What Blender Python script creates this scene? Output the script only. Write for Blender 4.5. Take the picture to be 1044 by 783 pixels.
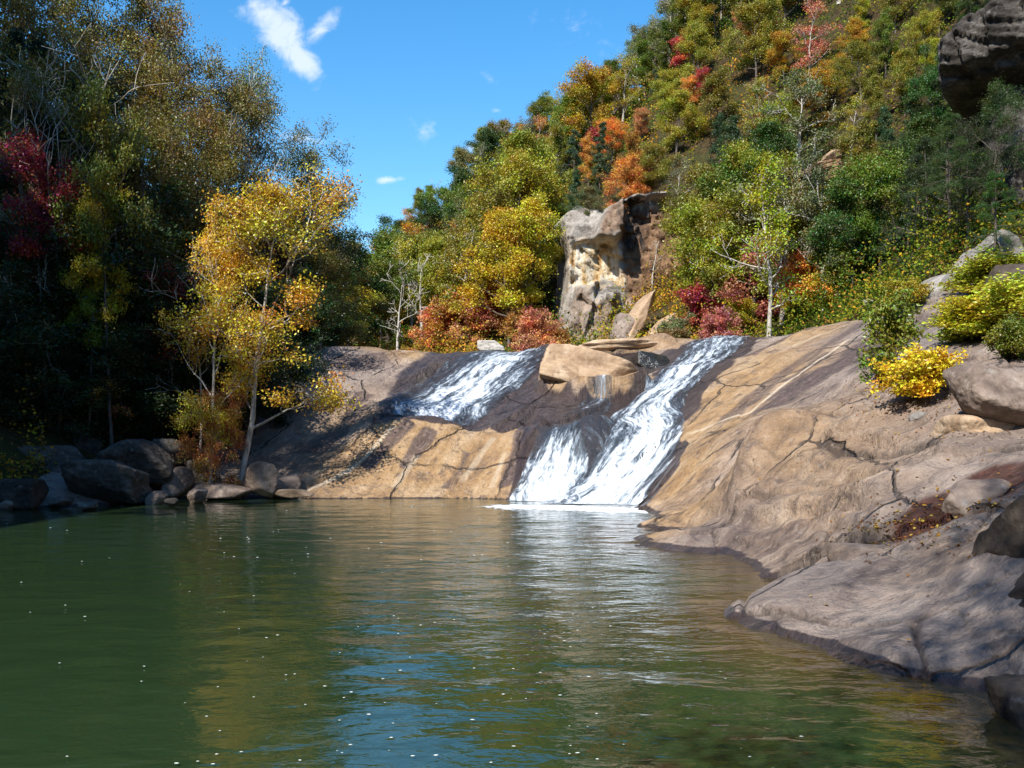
import bpy, math, random
import numpy as np
from mathutils import Vector

# ------------------------------------------------------------------ camera, sky, sun, exposure
for o in list(bpy.data.objects):
    bpy.data.objects.remove(o)
scn = bpy.context.scene
COL = scn.collection
F, CX, HOR, EYE = 1015.0, 522.0, 440.0, 2.2      # focal length in photo pixels, optical column, horizon row, eye height

cam = bpy.data.cameras.new('camera')
cam.sensor_width = 36.0
cam.lens = 36.0 * F / 1044.0
cam.shift_y = (HOR - 391.5) / 1044.0
cam.clip_start, cam.clip_end = 0.1, 3000
camo = bpy.data.objects.new('camera', cam)
COL.objects.link(camo)
camo.location = (0, 0, EYE)
camo.rotation_euler = (math.radians(90), 0, 0)
scn.camera = camo

SUN = Vector((-0.47, -0.70, 0.0)).normalized()
SUN_EL = math.radians(46)
SUN = Vector((SUN.x * math.cos(SUN_EL), SUN.y * math.cos(SUN_EL), math.sin(SUN_EL)))
sl = bpy.data.lights.new('sun', 'SUN')
sl.energy = 4.4
sl.angle = math.radians(0.5)
sl.color = (1.0, 0.95, 0.86)
so = bpy.data.objects.new('sun', sl)
COL.objects.link(so)
so.rotation_euler = SUN.to_track_quat('Z', 'Y').to_euler()
so.location = (-40, -30, 60)

scn.view_settings.view_transform = 'Standard'
scn.view_settings.look = 'None'
scn.view_settings.exposure = 0.88
scn.view_settings.gamma = 1.0


class NT:
    """small helper round a node tree"""
    def __init__(s, tree):
        s.t = tree
        s.n = tree.nodes
        s.l = tree.links

    def node(s, typ, ins=None, **kw):
        n = s.n.new(typ)
        for k, v in kw.items():
            setattr(n, k, v)
        for k, v in (ins or {}).items():
            if isinstance(v, bpy.types.NodeSocket):
                s.l.new(v, n.inputs[k])
            else:
                n.inputs[k].default_value = v
        return n

    def math(s, op, a, b=0.0, c=0.0, clamp=False):
        n = s.node('ShaderNodeMath', {0: a, 1: b, 2: c}, operation=op, use_clamp=clamp)
        return n.outputs[0]

    def vmath(s, op, a, b=(0, 0, 0)):
        return s.node('ShaderNodeVectorMath', {0: a, 1: b}, operation=op).outputs[0]

    def mix(s, fac, a, b, mode='MIX'):
        n = s.n.new('ShaderNodeMix')
        n.data_type = 'RGBA'
        n.blend_type = mode
        n.clamp_factor = True
        for sock, v in ((n.inputs[0], fac), (n.inputs[6], a), (n.inputs[7], b)):
            if isinstance(v, bpy.types.NodeSocket):
                s.l.new(v, sock)
            elif isinstance(v, (int, float)):
                sock.default_value = v
            else:
                sock.default_value = tuple(v) + ((1,) if len(v) == 3 else ())
        return n.outputs[2]

    def noise(s, vec, scale, detail=4, rough=0.55, dist=0.0):
        n = s.node('ShaderNodeTexNoise', {'Scale': scale, 'Detail': detail, 'Roughness': rough, 'Distortion': dist})
        if vec is not None:
            s.l.new(vec, n.inputs['Vector'])
        return n.outputs[0]

    def ramp(s, fac, stops):
        n = s.n.new('ShaderNodeValToRGB')
        e = n.color_ramp.elements
        while len(e) < len(stops):
            e.new(0.5)
        for i, (p, c) in enumerate(stops):
            e[i].position = p
            e[i].color = (c, c, c, 1) if isinstance(c, (int, float)) else tuple(c) + (1,)
        s.l.new(fac, n.inputs[0])
        return n.outputs[0]

    def step(s, v, a, b):
        return s.node('ShaderNodeMapRange', {0: v, 1: a, 2: b, 3: 0.0, 4: 1.0}, interpolation_type='SMOOTHSTEP').outputs[0]


world = bpy.data.worlds.new('World')
scn.world = world
world.use_nodes = True
w = NT(world.node_tree)
w.n.clear()
sky = w.n.new('ShaderNodeTexSky')
sky.sky_type = 'NISHITA'
sky.sun_disc = False
sky.sun_elevation = SUN_EL
sky.sun_rotation = math.atan2(SUN.x, SUN.y)
sky.altitude = 400
sky.air_density = 1.15
sky.dust_density = 0.3
sky.ozone_density = 2.2
tc = w.n.new('ShaderNodeTexCoord').outputs['Generated']
sep = w.node('ShaderNodeSeparateXYZ', {0: tc})
yy = w.math('MAXIMUM', sep.outputs[1], 0.05)
cxn = w.math('DIVIDE', sep.outputs[0], yy)
czn = w.math('DIVIDE', sep.outputs[2], yy)
cv = w.node('ShaderNodeCombineXYZ', {0: cxn, 1: czn, 2: 0.0}).outputs[0]


def cloud_spot(cx, cz, rx, rz, rot, amt):
    dx = w.math('SUBTRACT', cxn, cx)
    dz = w.math('SUBTRACT', czn, cz)
    c, s_ = math.cos(rot), math.sin(rot)
    a = w.math('ADD', w.math('MULTIPLY', dx, c / rx), w.math('MULTIPLY', dz, s_ / rx))
    b = w.math('ADD', w.math('MULTIPLY', dx, -s_ / rz), w.math('MULTIPLY', dz, c / rz))
    r = w.math('SQRT', w.math('ADD', w.math('MULTIPLY', a, a), w.math('MULTIPLY', b, b)))
    return w.math('MULTIPLY', w.math('SUBTRACT', 1.0, r, clamp=True), amt)


def cpix(px, py):
    return (px - CX) / F, (HOR - py) / F


tot = None
for px, py, rx, rz, rot, amt in ((285, 30, .060, .030, -0.85, 1.6), (303, 56, .050, .022, -0.9, 1.5), (325, 32, .040, .014, .75, 1.2),
                                 (290, 3, .014, .006, .6, 1.0), (245, 8, .04, .02, -0.9, .55),
                                 (315, 142, .045, .010, -.1, .75), (398, 183, .022, .006, .1, .9), (432, 132, .028, .022, -.7, .7),
                                 (490, 148, .022, .010, .25, .9), (506, 113, .010, .006, 0, .8), (500, 82, .02, .012, -.7, .5), (590, 30, .12, .03, -.4, .35)):
    cx, cz = cpix(px, py)
    v = cloud_spot(cx, cz, rx, rz, rot, amt)
    tot = v if tot is None else w.math('MAXIMUM', tot, v)
n1 = w.noise(cv, 34.0, 8, 0.66, 0.5)
n2 = w.noise(cv, 80.0, 4, 0.6, 0.3)
nn = w.math('ADD', w.math('MULTIPLY', n1, .75), w.math('MULTIPLY', n2, .25))
cl = w.step(w.math('ADD', tot, w.math('MULTIPLY', w.math('SUBTRACT', nn, .5), 2.6)), 0.25, 1.25)
cl = w.math('MULTIPLY', cl, w.step(tot, 0.0, .35))
cl = w.math('MULTIPLY', cl, w.step(sep.outputs[1], 0.05, 0.2))
skyc = w.node('ShaderNodeHueSaturation', {'Hue': 0.497, 'Saturation': 1.38, 'Value': 1.0, 'Color': sky.outputs[0]}).outputs[0]
skyc = w.mix(w.math('MULTIPLY', cl, .72), skyc, (4.6, 4.9, 5.3))
bg = w.node('ShaderNodeBackground', {'Color': skyc, 'Strength': 0.125})
wo = w.n.new('ShaderNodeOutputWorld')
w.l.new(bg.outputs[0], wo.inputs[0])

rng = np.random.default_rng(7)
random.seed(7)

# ------------------------------------------------------------------ helpers


def P(px, py, D):
    return np.array([(px - CX) * D / F, D, EYE + (HOR - py) * D / F])


def pix(p):
    return CX + p[0] / p[1] * F, HOR - (p[2] - EYE) / p[1] * F


def sstep(a, b, x):
    t = np.clip((x - a) / (b - a), 0, 1)
    return t * t * (3 - 2 * t)


def _hash(ix, iy, iz, seed):
    h = (ix * 374761393 + iy * 668265263 + iz * 2147483647 + seed * 974634777) & 0xFFFFFFFF
    h = ((h ^ (h >> 13)) * 1274126177) & 0xFFFFFFFF
    h = ((h ^ (h >> 16)) * 2246822519) & 0xFFFFFFFF
    return ((h ^ (h >> 15)) & 0xFFFFFF) / float(0xFFFFFF)


def vnoise(p, seed=0):
    p = np.asarray(p, float)
    i = np.floor(p).astype(np.int64)
    f = p - i
    f = f * f * f * (f * (f * 6 - 15) + 10)
    out = 0
    for dx in (0, 1):
        wx = f[:, 0] if dx else 1 - f[:, 0]
        for dy in (0, 1):
            wy = f[:, 1] if dy else 1 - f[:, 1]
            for dz in (0, 1):
                wz = f[:, 2] if dz else 1 - f[:, 2]
                out = out + wx * wy * wz * _hash(i[:, 0] + dx, i[:, 1] + dy, i[:, 2] + dz, seed)
    return out * 2 - 1


def fbm(p, scale, octv=4, seed=0, gain=0.5):
    p = np.asarray(p, float) * scale
    a, s, t = 1.0, 0, 0
    for k in range(octv):
        s = s + a * vnoise(p * (2.03 ** k) + 17.3 * k, seed + k)
        t += a
        a *= gain
    return s / t


def fbm2(x, y, scale, octv=4, seed=0, gain=.5):
    return fbm(np.stack([x, y, np.zeros_like(x)], 1), scale, octv, seed, gain)


def mesh_np(name, v, f, smooth=True):
    """mesh from a vertex array and one face array (all quads or all tris)"""
    me = bpy.data.meshes.new(name)
    v = np.asarray(v, np.float32)
    f = np.asarray(f, np.int32)
    k = f.shape[1]
    me.vertices.add(len(v))
    me.vertices.foreach_set('co', v.ravel())
    me.loops.add(f.size)
    me.loops.foreach_set('vertex_index', f.ravel())
    me.polygons.add(len(f))
    me.polygons.foreach_set('loop_start', np.arange(0, f.size, k, dtype=np.int32))
    me.polygons.foreach_set('loop_total', np.full(len(f), k, np.int32))
    me.polygons.foreach_set('use_smooth', np.full(len(f), smooth))
    me.update(calc_edges=True)
    return me


def attr_f(me, name, arr):
    a = me.attributes.new(name, 'FLOAT', 'POINT')
    a.data.foreach_set('value', np.asarray(arr, np.float32))


def attr_c(me, name, arr):
    a = me.attributes.new(name, 'FLOAT_COLOR', 'POINT')
    a.data.foreach_set('color', np.asarray(arr, np.float32).ravel())


def link(name, me, mat=None, parent=None):
    o = bpy.data.objects.new(name, me)
    COL.objects.link(o)
    if mat is not None and me is not None and not me.materials:
        me.materials.append(mat)
    if parent is not None:
        o.parent = parent
    return o


def tag(o, label=None, cat=None, group=None, kind=None):
    if label: o['label'] = label
    if cat: o['category'] = cat
    if group: o['group'] = group
    if kind: o['kind'] = kind
    return o


def empty(name, loc, rz=0.0):
    o = bpy.data.objects.new(name, None)
    o.empty_display_size = .3
    COL.objects.link(o)
    o.location = loc
    o.rotation_euler = (0, 0, rz)
    return o


def grid_faces(nr, nc):
    i = np.arange(nr - 1)[:, None] * nc + np.arange(nc - 1)[None, :]
    return np.stack([i, i + 1, i + nc + 1, i + nc], -1).reshape(-1, 4)


class RBF:
    """multiquadric surface through scattered heights"""
    def __init__(s, pts, c=1.5):
        p = np.asarray(pts, float)
        s.p, s.c = p[:, :2], c
        n = len(p)
        d = np.sqrt(((s.p[:, None] - s.p[None]) ** 2).sum(-1) + c * c)
        A = np.zeros((n + 3, n + 3))
        A[:n, :n] = d - 0.02 * np.eye(n)
        A[:n, n] = 1
        A[:n, n + 1:] = s.p
        A[n:, :n] = A[:n, n:].T
        b = np.zeros(n + 3)
        b[:n] = p[:, 2]
        s.w = np.linalg.solve(A, b)

    def __call__(s, x, y):
        x, y = np.asarray(x, float).ravel(), np.asarray(y, float).ravel()
        out = s.w[-3] + s.w[-2] * x + s.w[-1] * y
        n = len(s.p)
        for a in range(0, len(x), 40000):
            dx = x[a:a + 40000, None] - s.p[None, :, 0]
            dy = y[a:a + 40000, None] - s.p[None, :, 1]
            out[a:a + 40000] += np.sqrt(dx * dx + dy * dy + s.c ** 2) @ s.w[:n]
        return out


def polyd(x, y, pts):
    """distance, sign (+ on the left of travel) and 0..1 position along a plan polyline"""
    pts = np.asarray(pts, float)[:, :2]
    seg = np.linalg.norm(np.diff(pts, axis=0), axis=1)
    cum = np.concatenate([[0], np.cumsum(seg)])
    best = np.full(len(x), 1e9)
    sg = np.ones(len(x))
    tt = np.zeros(len(x))
    for k in range(len(pts) - 1):
        a, b = pts[k], pts[k + 1]
        d = b - a
        t = np.clip(((x - a[0]) * d[0] + (y - a[1]) * d[1]) / (d @ d), 0, 1)
        dd = np.hypot(x - a[0] - t * d[0], y - a[1] - t * d[1])
        cr = d[0] * (y - a[1]) - d[1] * (x - a[0])
        m = dd < best
        best = np.where(m, dd, best)
        sg = np.where(m, np.sign(cr), sg)
        tt = np.where(m, (cum[k] + t * seg[k]) / cum[-1], tt)
    return best, sg, tt


def pl(*pts):
    return [P(*p) for p in pts]


# ------------------------------------------------------------------ terrain heights
ROCK_PTS = [  # photo column, photo row, distance
    # left rock beside the falls
    (300, 507, 33), (300, 455, 36.5), (310, 405, 39.5), (330, 358, 43), (400, 359, 44), (470, 360, 45), (440, 377, 42.5), (350, 400, 40.2), (360, 440, 37.2),
    (265, 470, 36), (285, 430, 38.5), (290, 380, 42),
    # lower tawny face and its rim
    (340, 506, 33.2), (430, 507, 33), (515, 508, 32.7), (360, 470, 35), (440, 470, 34.7), (505, 470, 34.4), (375, 433, 36.8), (430, 430, 36.5), (470, 436, 36.2), (525, 437, 35.6),
    (415, 427, 37.3), (470, 432, 37.0), (530, 433, 36.6), (400, 418, 38.0),
    # upper slab
    (440, 395, 41), (480, 385, 42), (480, 410, 39.5), (530, 410, 39.2), (510, 362, 45), (550, 360, 45.2), (560, 385, 42.2), (590, 408, 39), (560, 430, 36.6), (620, 415, 38),
    (600, 372, 43), (650, 388, 40.5), (620, 358, 46), (690, 348, 46), (650, 352, 46.5), (660, 368, 43.2),
    # recess below the central rim
    (540, 438, 35), (590, 437, 34.7), (635, 437, 34.5), (545, 470, 33.6), (590, 465, 33.4), (640, 468, 32.8), (530, 508, 32.3), (580, 512, 31.2), (640, 514, 30.4),
    # right cascade bed and its bank
    (655, 440, 34.6), (690, 442, 33.4), (670, 480, 31.6), (660, 410, 37), (700, 400, 36.6), (690, 375, 40.5), (740, 365, 41.2), (735, 347, 45), (775, 345, 44.5), (770, 355, 42),
    (660, 511, 29.8), (672, 498, 29.8), (700, 470, 29.6), (692, 508, 27.2), (740, 432, 31.5), (760, 400, 34), (800, 380, 34.5), (850, 345, 36.5), (900, 318, 38.5), (825, 334, 40),
    (900, 360, 32), (960, 330, 33), (950, 292, 36.5), (1000, 266, 37), (850, 395, 29.5), (870, 375, 30.5), (800, 420, 28),
    # near right mass
    (760, 500, 24), (720, 530, 21.5), (650, 544, 21.5), (700, 558, 18.5), (780, 574, 16.3), (740, 560, 18.0), (640, 552, 19.9), (660, 530, 23.5),
    (850, 440, 25), (765, 452, 21.6), (800, 470, 20.6), (850, 424, 22.2), (930, 412, 20), (1000, 425, 17.5), (1044, 432, 16.5), (900, 478, 18), (850, 528, 16.9), (800, 548, 16.9),
    (950, 500, 15), (1000, 482, 14.4), (930, 548, 13.4), (880, 560, 14.1), (1044, 470, 14),
    # near slab
    (750, 632, 11.6), (800, 602, 12.6), (850, 590, 12.9), (900, 570, 12.6), (960, 580, 11.3), (1000, 560, 10.9), (1030, 600, 9.6), (950, 640, 9.9), (1000, 672, 8.9),
    (860, 667, 9.85), (1030, 712, 8.2), (900, 625, 10.9), (930, 688, 9.0), (800, 650, 10.63),
    # ground rising behind the near mass
    (900, 402, 23), (870, 392, 26), (1044, 342, 24), (1000, 352, 25), (1044, 302, 28), (1150, 430, 16), (1200, 500, 11.5), (1200, 300, 28), (1150, 620, 8), (1150, 760, 6.3),
    # left bank
    (0, 521, 27.6), (100, 515, 29.8), (150, 513, 30.6), (210, 508, 32.8), (100, 480, 32), (200, 490, 34.2), (0, 450, 32), (-100, 430, 33), (-100, 524, 26.6), (250, 400, 41), (180, 440, 38),
]
RP = [P(*p) for p in ROCK_PTS]
RP += [np.array(p) for p in [(-9.5, 27, -1.6), (-13, 24, -1.6), (0, 26, -1.9), (0, 29.5, -.9), (-4, 30.5, -1.1), (-8, 31, -.8), (0.5, 20, -1.6), (1.6, 17, -1.0), (2.2, 14, -1.0), (0.5, 12, -1.3), (1.6, 9.5, -.9),
                                 (2.4, 7.5, -.9), (0, 6, -1.6), (-4, 20, -2), (-4, 10, -2), (-8, 15, -2), (3, 5.5, -.8), (2.0, 27.5, -.7), (-14, 10, -1.5), (3.4, 15.2, -.35),
                                 (6, 50.5, 4.3), (-2, 50.5, 4.3), (-9, 50, 4.3), (12, 50, 4.6), (-18, 44, 4), (-24, 38, 5), (-20, 30, 2.5), (20, 44, 8), (28, 36, 10), (24, 20, 6.5), (16, 10, 4.2)]]
rockf = RBF(RP, 1.0)

LEDGES = [  # polyline, height, half width, decay length, raised side (+1 = left of travel)
    (pl((746, 516, 19.2), (741, 492, 20), (748, 466, 20.8), (772, 450, 22), (850, 436, 23.2), (900, 425, 23)), .46, .08, 3.0, -1),
    (pl((741, 512, 19.2), (790, 526, 17.8), (845, 541, 16.6), (905, 547, 15.0)), .38, .07, 2.5, +1),
    (pl((700, 548, 19.2), (740, 552, 18.3), (830, 566, 16.4), (905, 560, 14.2)), .18, .08, 1.2, +1),
    (pl((790, 475, 20.3), (830, 487, 19.0), (880, 505, 17.5), (940, 512, 15.6)), .16, .06, 1.6, +1),
    (pl((836, 456, 20.3), (880, 468, 18.7), (925, 480, 17.4)), .20, .05, 1.4, +1),
    (pl((540, 393, 41), (585, 403, 39.6), (640, 412, 38.4), (668, 398, 39.5)), .85, .08, 3.0, +1),
    (pl((556, 362, 44.8), (549, 378, 42.8), (540, 393, 41)), .28, .08, 2.5, +1),
    (pl((585, 372, 43), (610, 382, 41.8), (645, 390, 40.6)), .25, .06, 1.5, +1),
    (pl((540, 362, 45.4), (600, 362, 44.9), (690, 358, 44.6)), .42, .06, 2.0, +1),
    (pl((300, 507, 32.9), (345, 487, 34), (385, 462, 35.4), (405, 446, 36.2)), .16, .10, 1.6, -1),
    (pl((385, 436, 36.9), (412, 408, 39.3), (440, 378, 42.4), (470, 370, 43.6)), .22, .10, 3.0, +1),
    (pl((405, 428, 37.2), (450, 431, 36.7), (475, 437, 36.3), (530, 437, 35.9), (640, 437, 34.7)), -.38, .12, 1.2, +1),
    (pl((748, 632, 11.7), (800, 650, 10.65), (860, 667, 9.85), (950, 690, 8.95), (1030, 712, 8.2)), .08, .05, 1.6, +1),
    (pl((905, 560, 12.6), (860, 592, 12.5), (840, 600, 13)), .22, .1, 1.2, +1),
    (pl((700, 441, 32.8), (735, 447, 30.8), (700, 475, 29.6), (668, 507, 29.2)), .15, .2, 2, -1),
    (pl((330, 420, 38.6), (362, 393, 40.8), (430, 372, 42.8)), .12, .08, 2, -1),
    (pl((300, 380, 41.3), (350, 372, 42.2), (405, 370, 43.0)), .16, .08, 2, +1),
]


EDGE, CRACK = {}, {}


def facet(x, y, cell, seed):
    """broken rock: every cell is a tilted plane of its own"""
    gx, gy = x / cell, y / cell
    ix, iy = np.floor(gx).astype(np.int64), np.floor(gy).astype(np.int64)
    best = np.full(len(x), 1e9)
    sec = np.full(len(x), 1e9)
    out = np.zeros(len(x))
    zz = np.zeros_like(ix)
    for dx in (-1, 0, 1):
        for dy in (-1, 0, 1):
            cx, cy = ix + dx, iy + dy
            px = cx + _hash(cx, cy, zz, seed)
            py = cy + _hash(cx, cy, zz, seed + 1)
            d = (gx - px) ** 2 + (gy - py) ** 2
            h = (_hash(cx, cy, zz, seed + 2) - .5) * 1.2 + (gx - px) * (_hash(cx, cy, zz, seed + 3) - .5) * 1.6 + (gy - py) * (_hash(cx, cy, zz, seed + 4) - .5) * 1.6
            m = d < best
            sec = np.where(m, best, np.minimum(sec, d))
            best = np.where(m, d, best)
            out = np.where(m, h, out)
    EDGE['d'] = (np.sqrt(sec) - np.sqrt(best)) * cell
    return out


BULGE = [(2.75, 34.0, 1.15, .95, .55), (2.9, 33.0, .9, .8, .3), (1.0, 36.0, .9, .4, .18), (-3.2, 36.6, 1.6, .45, .22)]


def rock_h(x, y):
    wx = x + .35 * fbm2(x, y, .8, 3, 50)
    wy = y + .35 * fbm2(x, y, .8, 3, 60)
    z = rockf(x, y)
    for pts, h, wd, L, side in LEDGES:
        d, sg, t = polyd(wx, wy, pts)
        s = d * sg * side
        wd = wd * 1.7
        z = z + h * sstep(-wd, wd, s) * np.exp(-np.maximum(s, 0) / L) * sstep(0, .12, t) * (1 - sstep(.9, 1, t)) * (1 - .999 * sstep(6, 8, d))
    z = z + .07 * fbm2(x, y, .9, 5, 3) + .22 * fbm2(x, y, .22, 3, 9)
    for (bx, by, ra, rb, ah) in BULGE:
        z = z + ah * np.exp(-(((x - bx) / ra) ** 2 + ((y - by) / rb) ** 2) ** 1.5)
    near = sstep(27, 20, y) * sstep(1.5, 3, x)
    b = fbm2(x, y, .55, 4, 21)
    z = z + near * .10 * (np.abs(b) - .2)           # broken, blocky near mass
    fx, fy = x + .20 * fbm2(x, y, .7, 3, 90), y + .20 * fbm2(x, y, .7, 3, 91)
    nb = near * (.35 + .65 * sstep(13.2, 14.5, y)) + .12
    # bedding: the near rock breaks into thin shelves
    hh = .42
    q = (z + .10 * x - .06 * y + .45 * fbm2(x, y, .35, 4, 95)) / hh
    fq = q - np.floor(q)
    z = z + near * sstep(13.5, 15.5, y + .4 * x * 0) * .14 * hh * (sstep(.0, .30, fq) - fq) * sstep(-.1, .35, z)
    f1 = facet(fx * .9 + fy * .3, fy * .75, 1.9, 40)
    e1 = EDGE['d']
    z = z + nb * (.17 * f1 + .035 * facet(fx, fy, .7, 46))
    CRACK['e'] = np.where(near > .3, e1, 9.0)
    CRACK['s'] = near * sstep(13.5, 15.5, y) * np.exp(-(np.minimum(fq, 1 - fq) / .10) ** 2) * (z > .12)
    z = z - near * .07 * np.exp(-(e1 / .05) ** 2)
    ca, sa = math.cos(.9), math.sin(.9)
    z = z + (1 - near) * .13 * facet((fx * sa - fy * ca) * 1.3, (fx * ca + fy * sa) * .4, 1.5, 52) * sstep(1.0, -.2, np.abs(x - 2.0) - 3.2 + 0 * y) + (1 - near) * .07 * facet((fx * sa - fy * ca) * 1.3, (fx * ca + fy * sa) * .4, 1.6, 58)
    return z


TERR = [tuple(P(*p)) for p in [
    (1044, 262, 35), (900, 305, 44), (760, 342, 51), (640, 350, 58), (520, 353, 66), (420, 352, 80), (350, 345, 100),
    (1044, 100, 48), (1044, 180, 45), (900, 150, 56), (760, 180, 67), (640, 205, 73), (560, 225, 80), (480, 275, 92), (400, 305, 118),
    (1044, -150, 62), (900, -130, 82), (760, -30, 97), (700, 58, 101), (600, 138, 103), (520, 192, 106), (430, 240, 116), (370, 272, 142),
    (960, 260, 38), (840, 260, 55), (700, 290, 62), (580, 300, 70)]]
TERR += [(60, 110, 62), (40, 125, 58), (20, 140, 45), (0, 150, 38), (-15, 180, 32), (110, 120, 90), (45, 60, 55), (70, 50, 70), (120, 40, 90),
         (-12.5, 30, -.4), (-16, 30, 2), (-22, 32, 8.5), (-17.5, 19, 3.5), (-20.2, 20, 13), (-22, 20, 21), (-23.5, 20, 25), (-26, 21, 27), (-31, 24, 29), (-18.5, 26, 4.5), (-22.5, 26, 18), (-24.5, 27, 22), (-28, 30, 23), (-19, 13, 5), (-21.5, 13, 18), (-23.5, 13, 24), (-28, 14, 28), (-18, 6, 5), (-21, 6, 16), (-23.5, 6, 22), (-30, 36, 17), (-42, 40, 28), (-60, 45, 42),
         (-14, 45, 6), (-20, 48, 10), (-28, 52, 17), (-40, 60, 28), (-65, 70, 42), (-15, 62, 8), (-16, 75, 9.5), (-26, 75, 17), (-40, 85, 30), (-65, 95, 46),
         (-24, 100, 14), (-36, 105, 25), (-60, 120, 44), (-80, 150, 50), (-50, 170, 36),
         (-15, 15, .2), (-28, 6, 25), (-42, 5, 40), (-60, 0, 56), (-90, 0, 75), (-13, -5, .5), (-19, -15, 8), (-28, -20, 22), (-42, -28, 42), (-65, -40, 60),
         (-10, 50, 4.8), (-4, 50, 4.9), (2, 50, 5.3), (8, 50, 5.6), (-6, 60, 6.0), (2, 60, 6.6), (-10, 80, 8), (-18, 110, 11), (-28, 150, 15),
         (0, 25, -4), (0, 15, -4), (-6, 20, -4), (-6, 8, -4), (0, -1.2, .3), (-3, -3.5, .6), (-5, -4, .6), (0, -6, 1.2), (-4, -10, 1.5), (0, 3, -2.5), (6, 30, -1), (-5, 34, -1.5), (0, 40, 1), (-6, 42, 2.3), (4, 12, -1.5), (4, 42, 3), (11, 36, 3.6), (8, 28, .5), (7, 18, .2), (7, 9, -.8),
         (5, -8, 1.5), (9, 2, 1.5), (13, 12, 2.2), (16, 22, 4.2), (19, 28, 6.6), (25, 30, 11), (22, 14, 9), (32, 22, 20), (45, 25, 34), (22, -10, 14), (40, -20, 30)]
terrf = RBF(TERR, 3.0)


def terr_h(x, y):
    return terrf(x, y) + .5 * fbm2(np.asarray(x), np.asarray(y), .16, 4, 31)


def ground_z(x, y):
    """height of whatever is on top at one spot"""
    xa, ya = np.array([x], float), np.array([y], float)
    t = float(terr_h(xa, ya)[0])
    if 5.5 < y < 49.5 and -.6 < x / y < .85:
        t = max(t, float(rock_h(xa, ya)[0]))
    return t


def poly_sd(x, y, pts):
    """signed distance to a polygon, positive inside"""
    d = np.full(len(x), 1e9)
    ins = np.zeros(len(x), bool)
    n = len(pts)
    for i in range(n):
        ax, ay = pts[i]
        bx, by = pts[(i + 1) % n]
        ex, ey = bx - ax, by - ay
        t = np.clip(((x - ax) * ex + (y - ay) * ey) / (ex * ex + ey * ey + 1e-9), 0, 1)
        d = np.minimum(d, np.hypot(x - ax - t * ex, y - ay - t * ey))
        c = ((ay > y) != (by > y)) & (x < (bx - ax) * (y - ay) / ((by - ay) if abs(by - ay) > 1e-9 else 1e-9) + ax)
        ins ^= c
    return np.where(ins, d, -d)


def hit_rock(pp):
    """plan positions where sight lines through photo pixels meet the rock"""
    D = np.arange(6, 50, .06)
    out = []
    U = np.array([p[0] for p in pp])
    G = np.maximum(rock_h(((U[:, None] - CX) / F * D[None]).ravel(), np.tile(D, len(pp))), -.05).reshape(len(pp), -1)
    for (px, py), g in zip(pp, G):
        x = (px - CX) / F * D
        k = np.where(g >= EYE + (HOR - py) / F * D)[0]
        k = k[0] if len(k) else len(D) - 1
        out.append((x[k], D[k]))
    return out


# ------------------------------------------------------------------ materials


def new_mat(name):
    m = bpy.data.materials.new(name)
    m.use_nodes = True
    n = NT(m.node_tree)
    n.n.clear()
    out = n.n.new('ShaderNodeOutputMaterial')
    return m, n, out


def attr(n, name, out='Fac'):
    a = n.n.new('ShaderNodeAttribute')
    a.attribute_name = name
    return a.outputs[out]


def principled(n, out, **kw):
    p = n.n.new('ShaderNodeBsdfPrincipled')
    for k, v in kw.items():
        k = k.replace('_', ' ')
        if isinstance(v, bpy.types.NodeSocket):
            n.l.new(v, p.inputs[k])
        else:
            p.inputs[k].default_value = v
    n.l.new(p.outputs[0], out.inputs[0])
    return p


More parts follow.
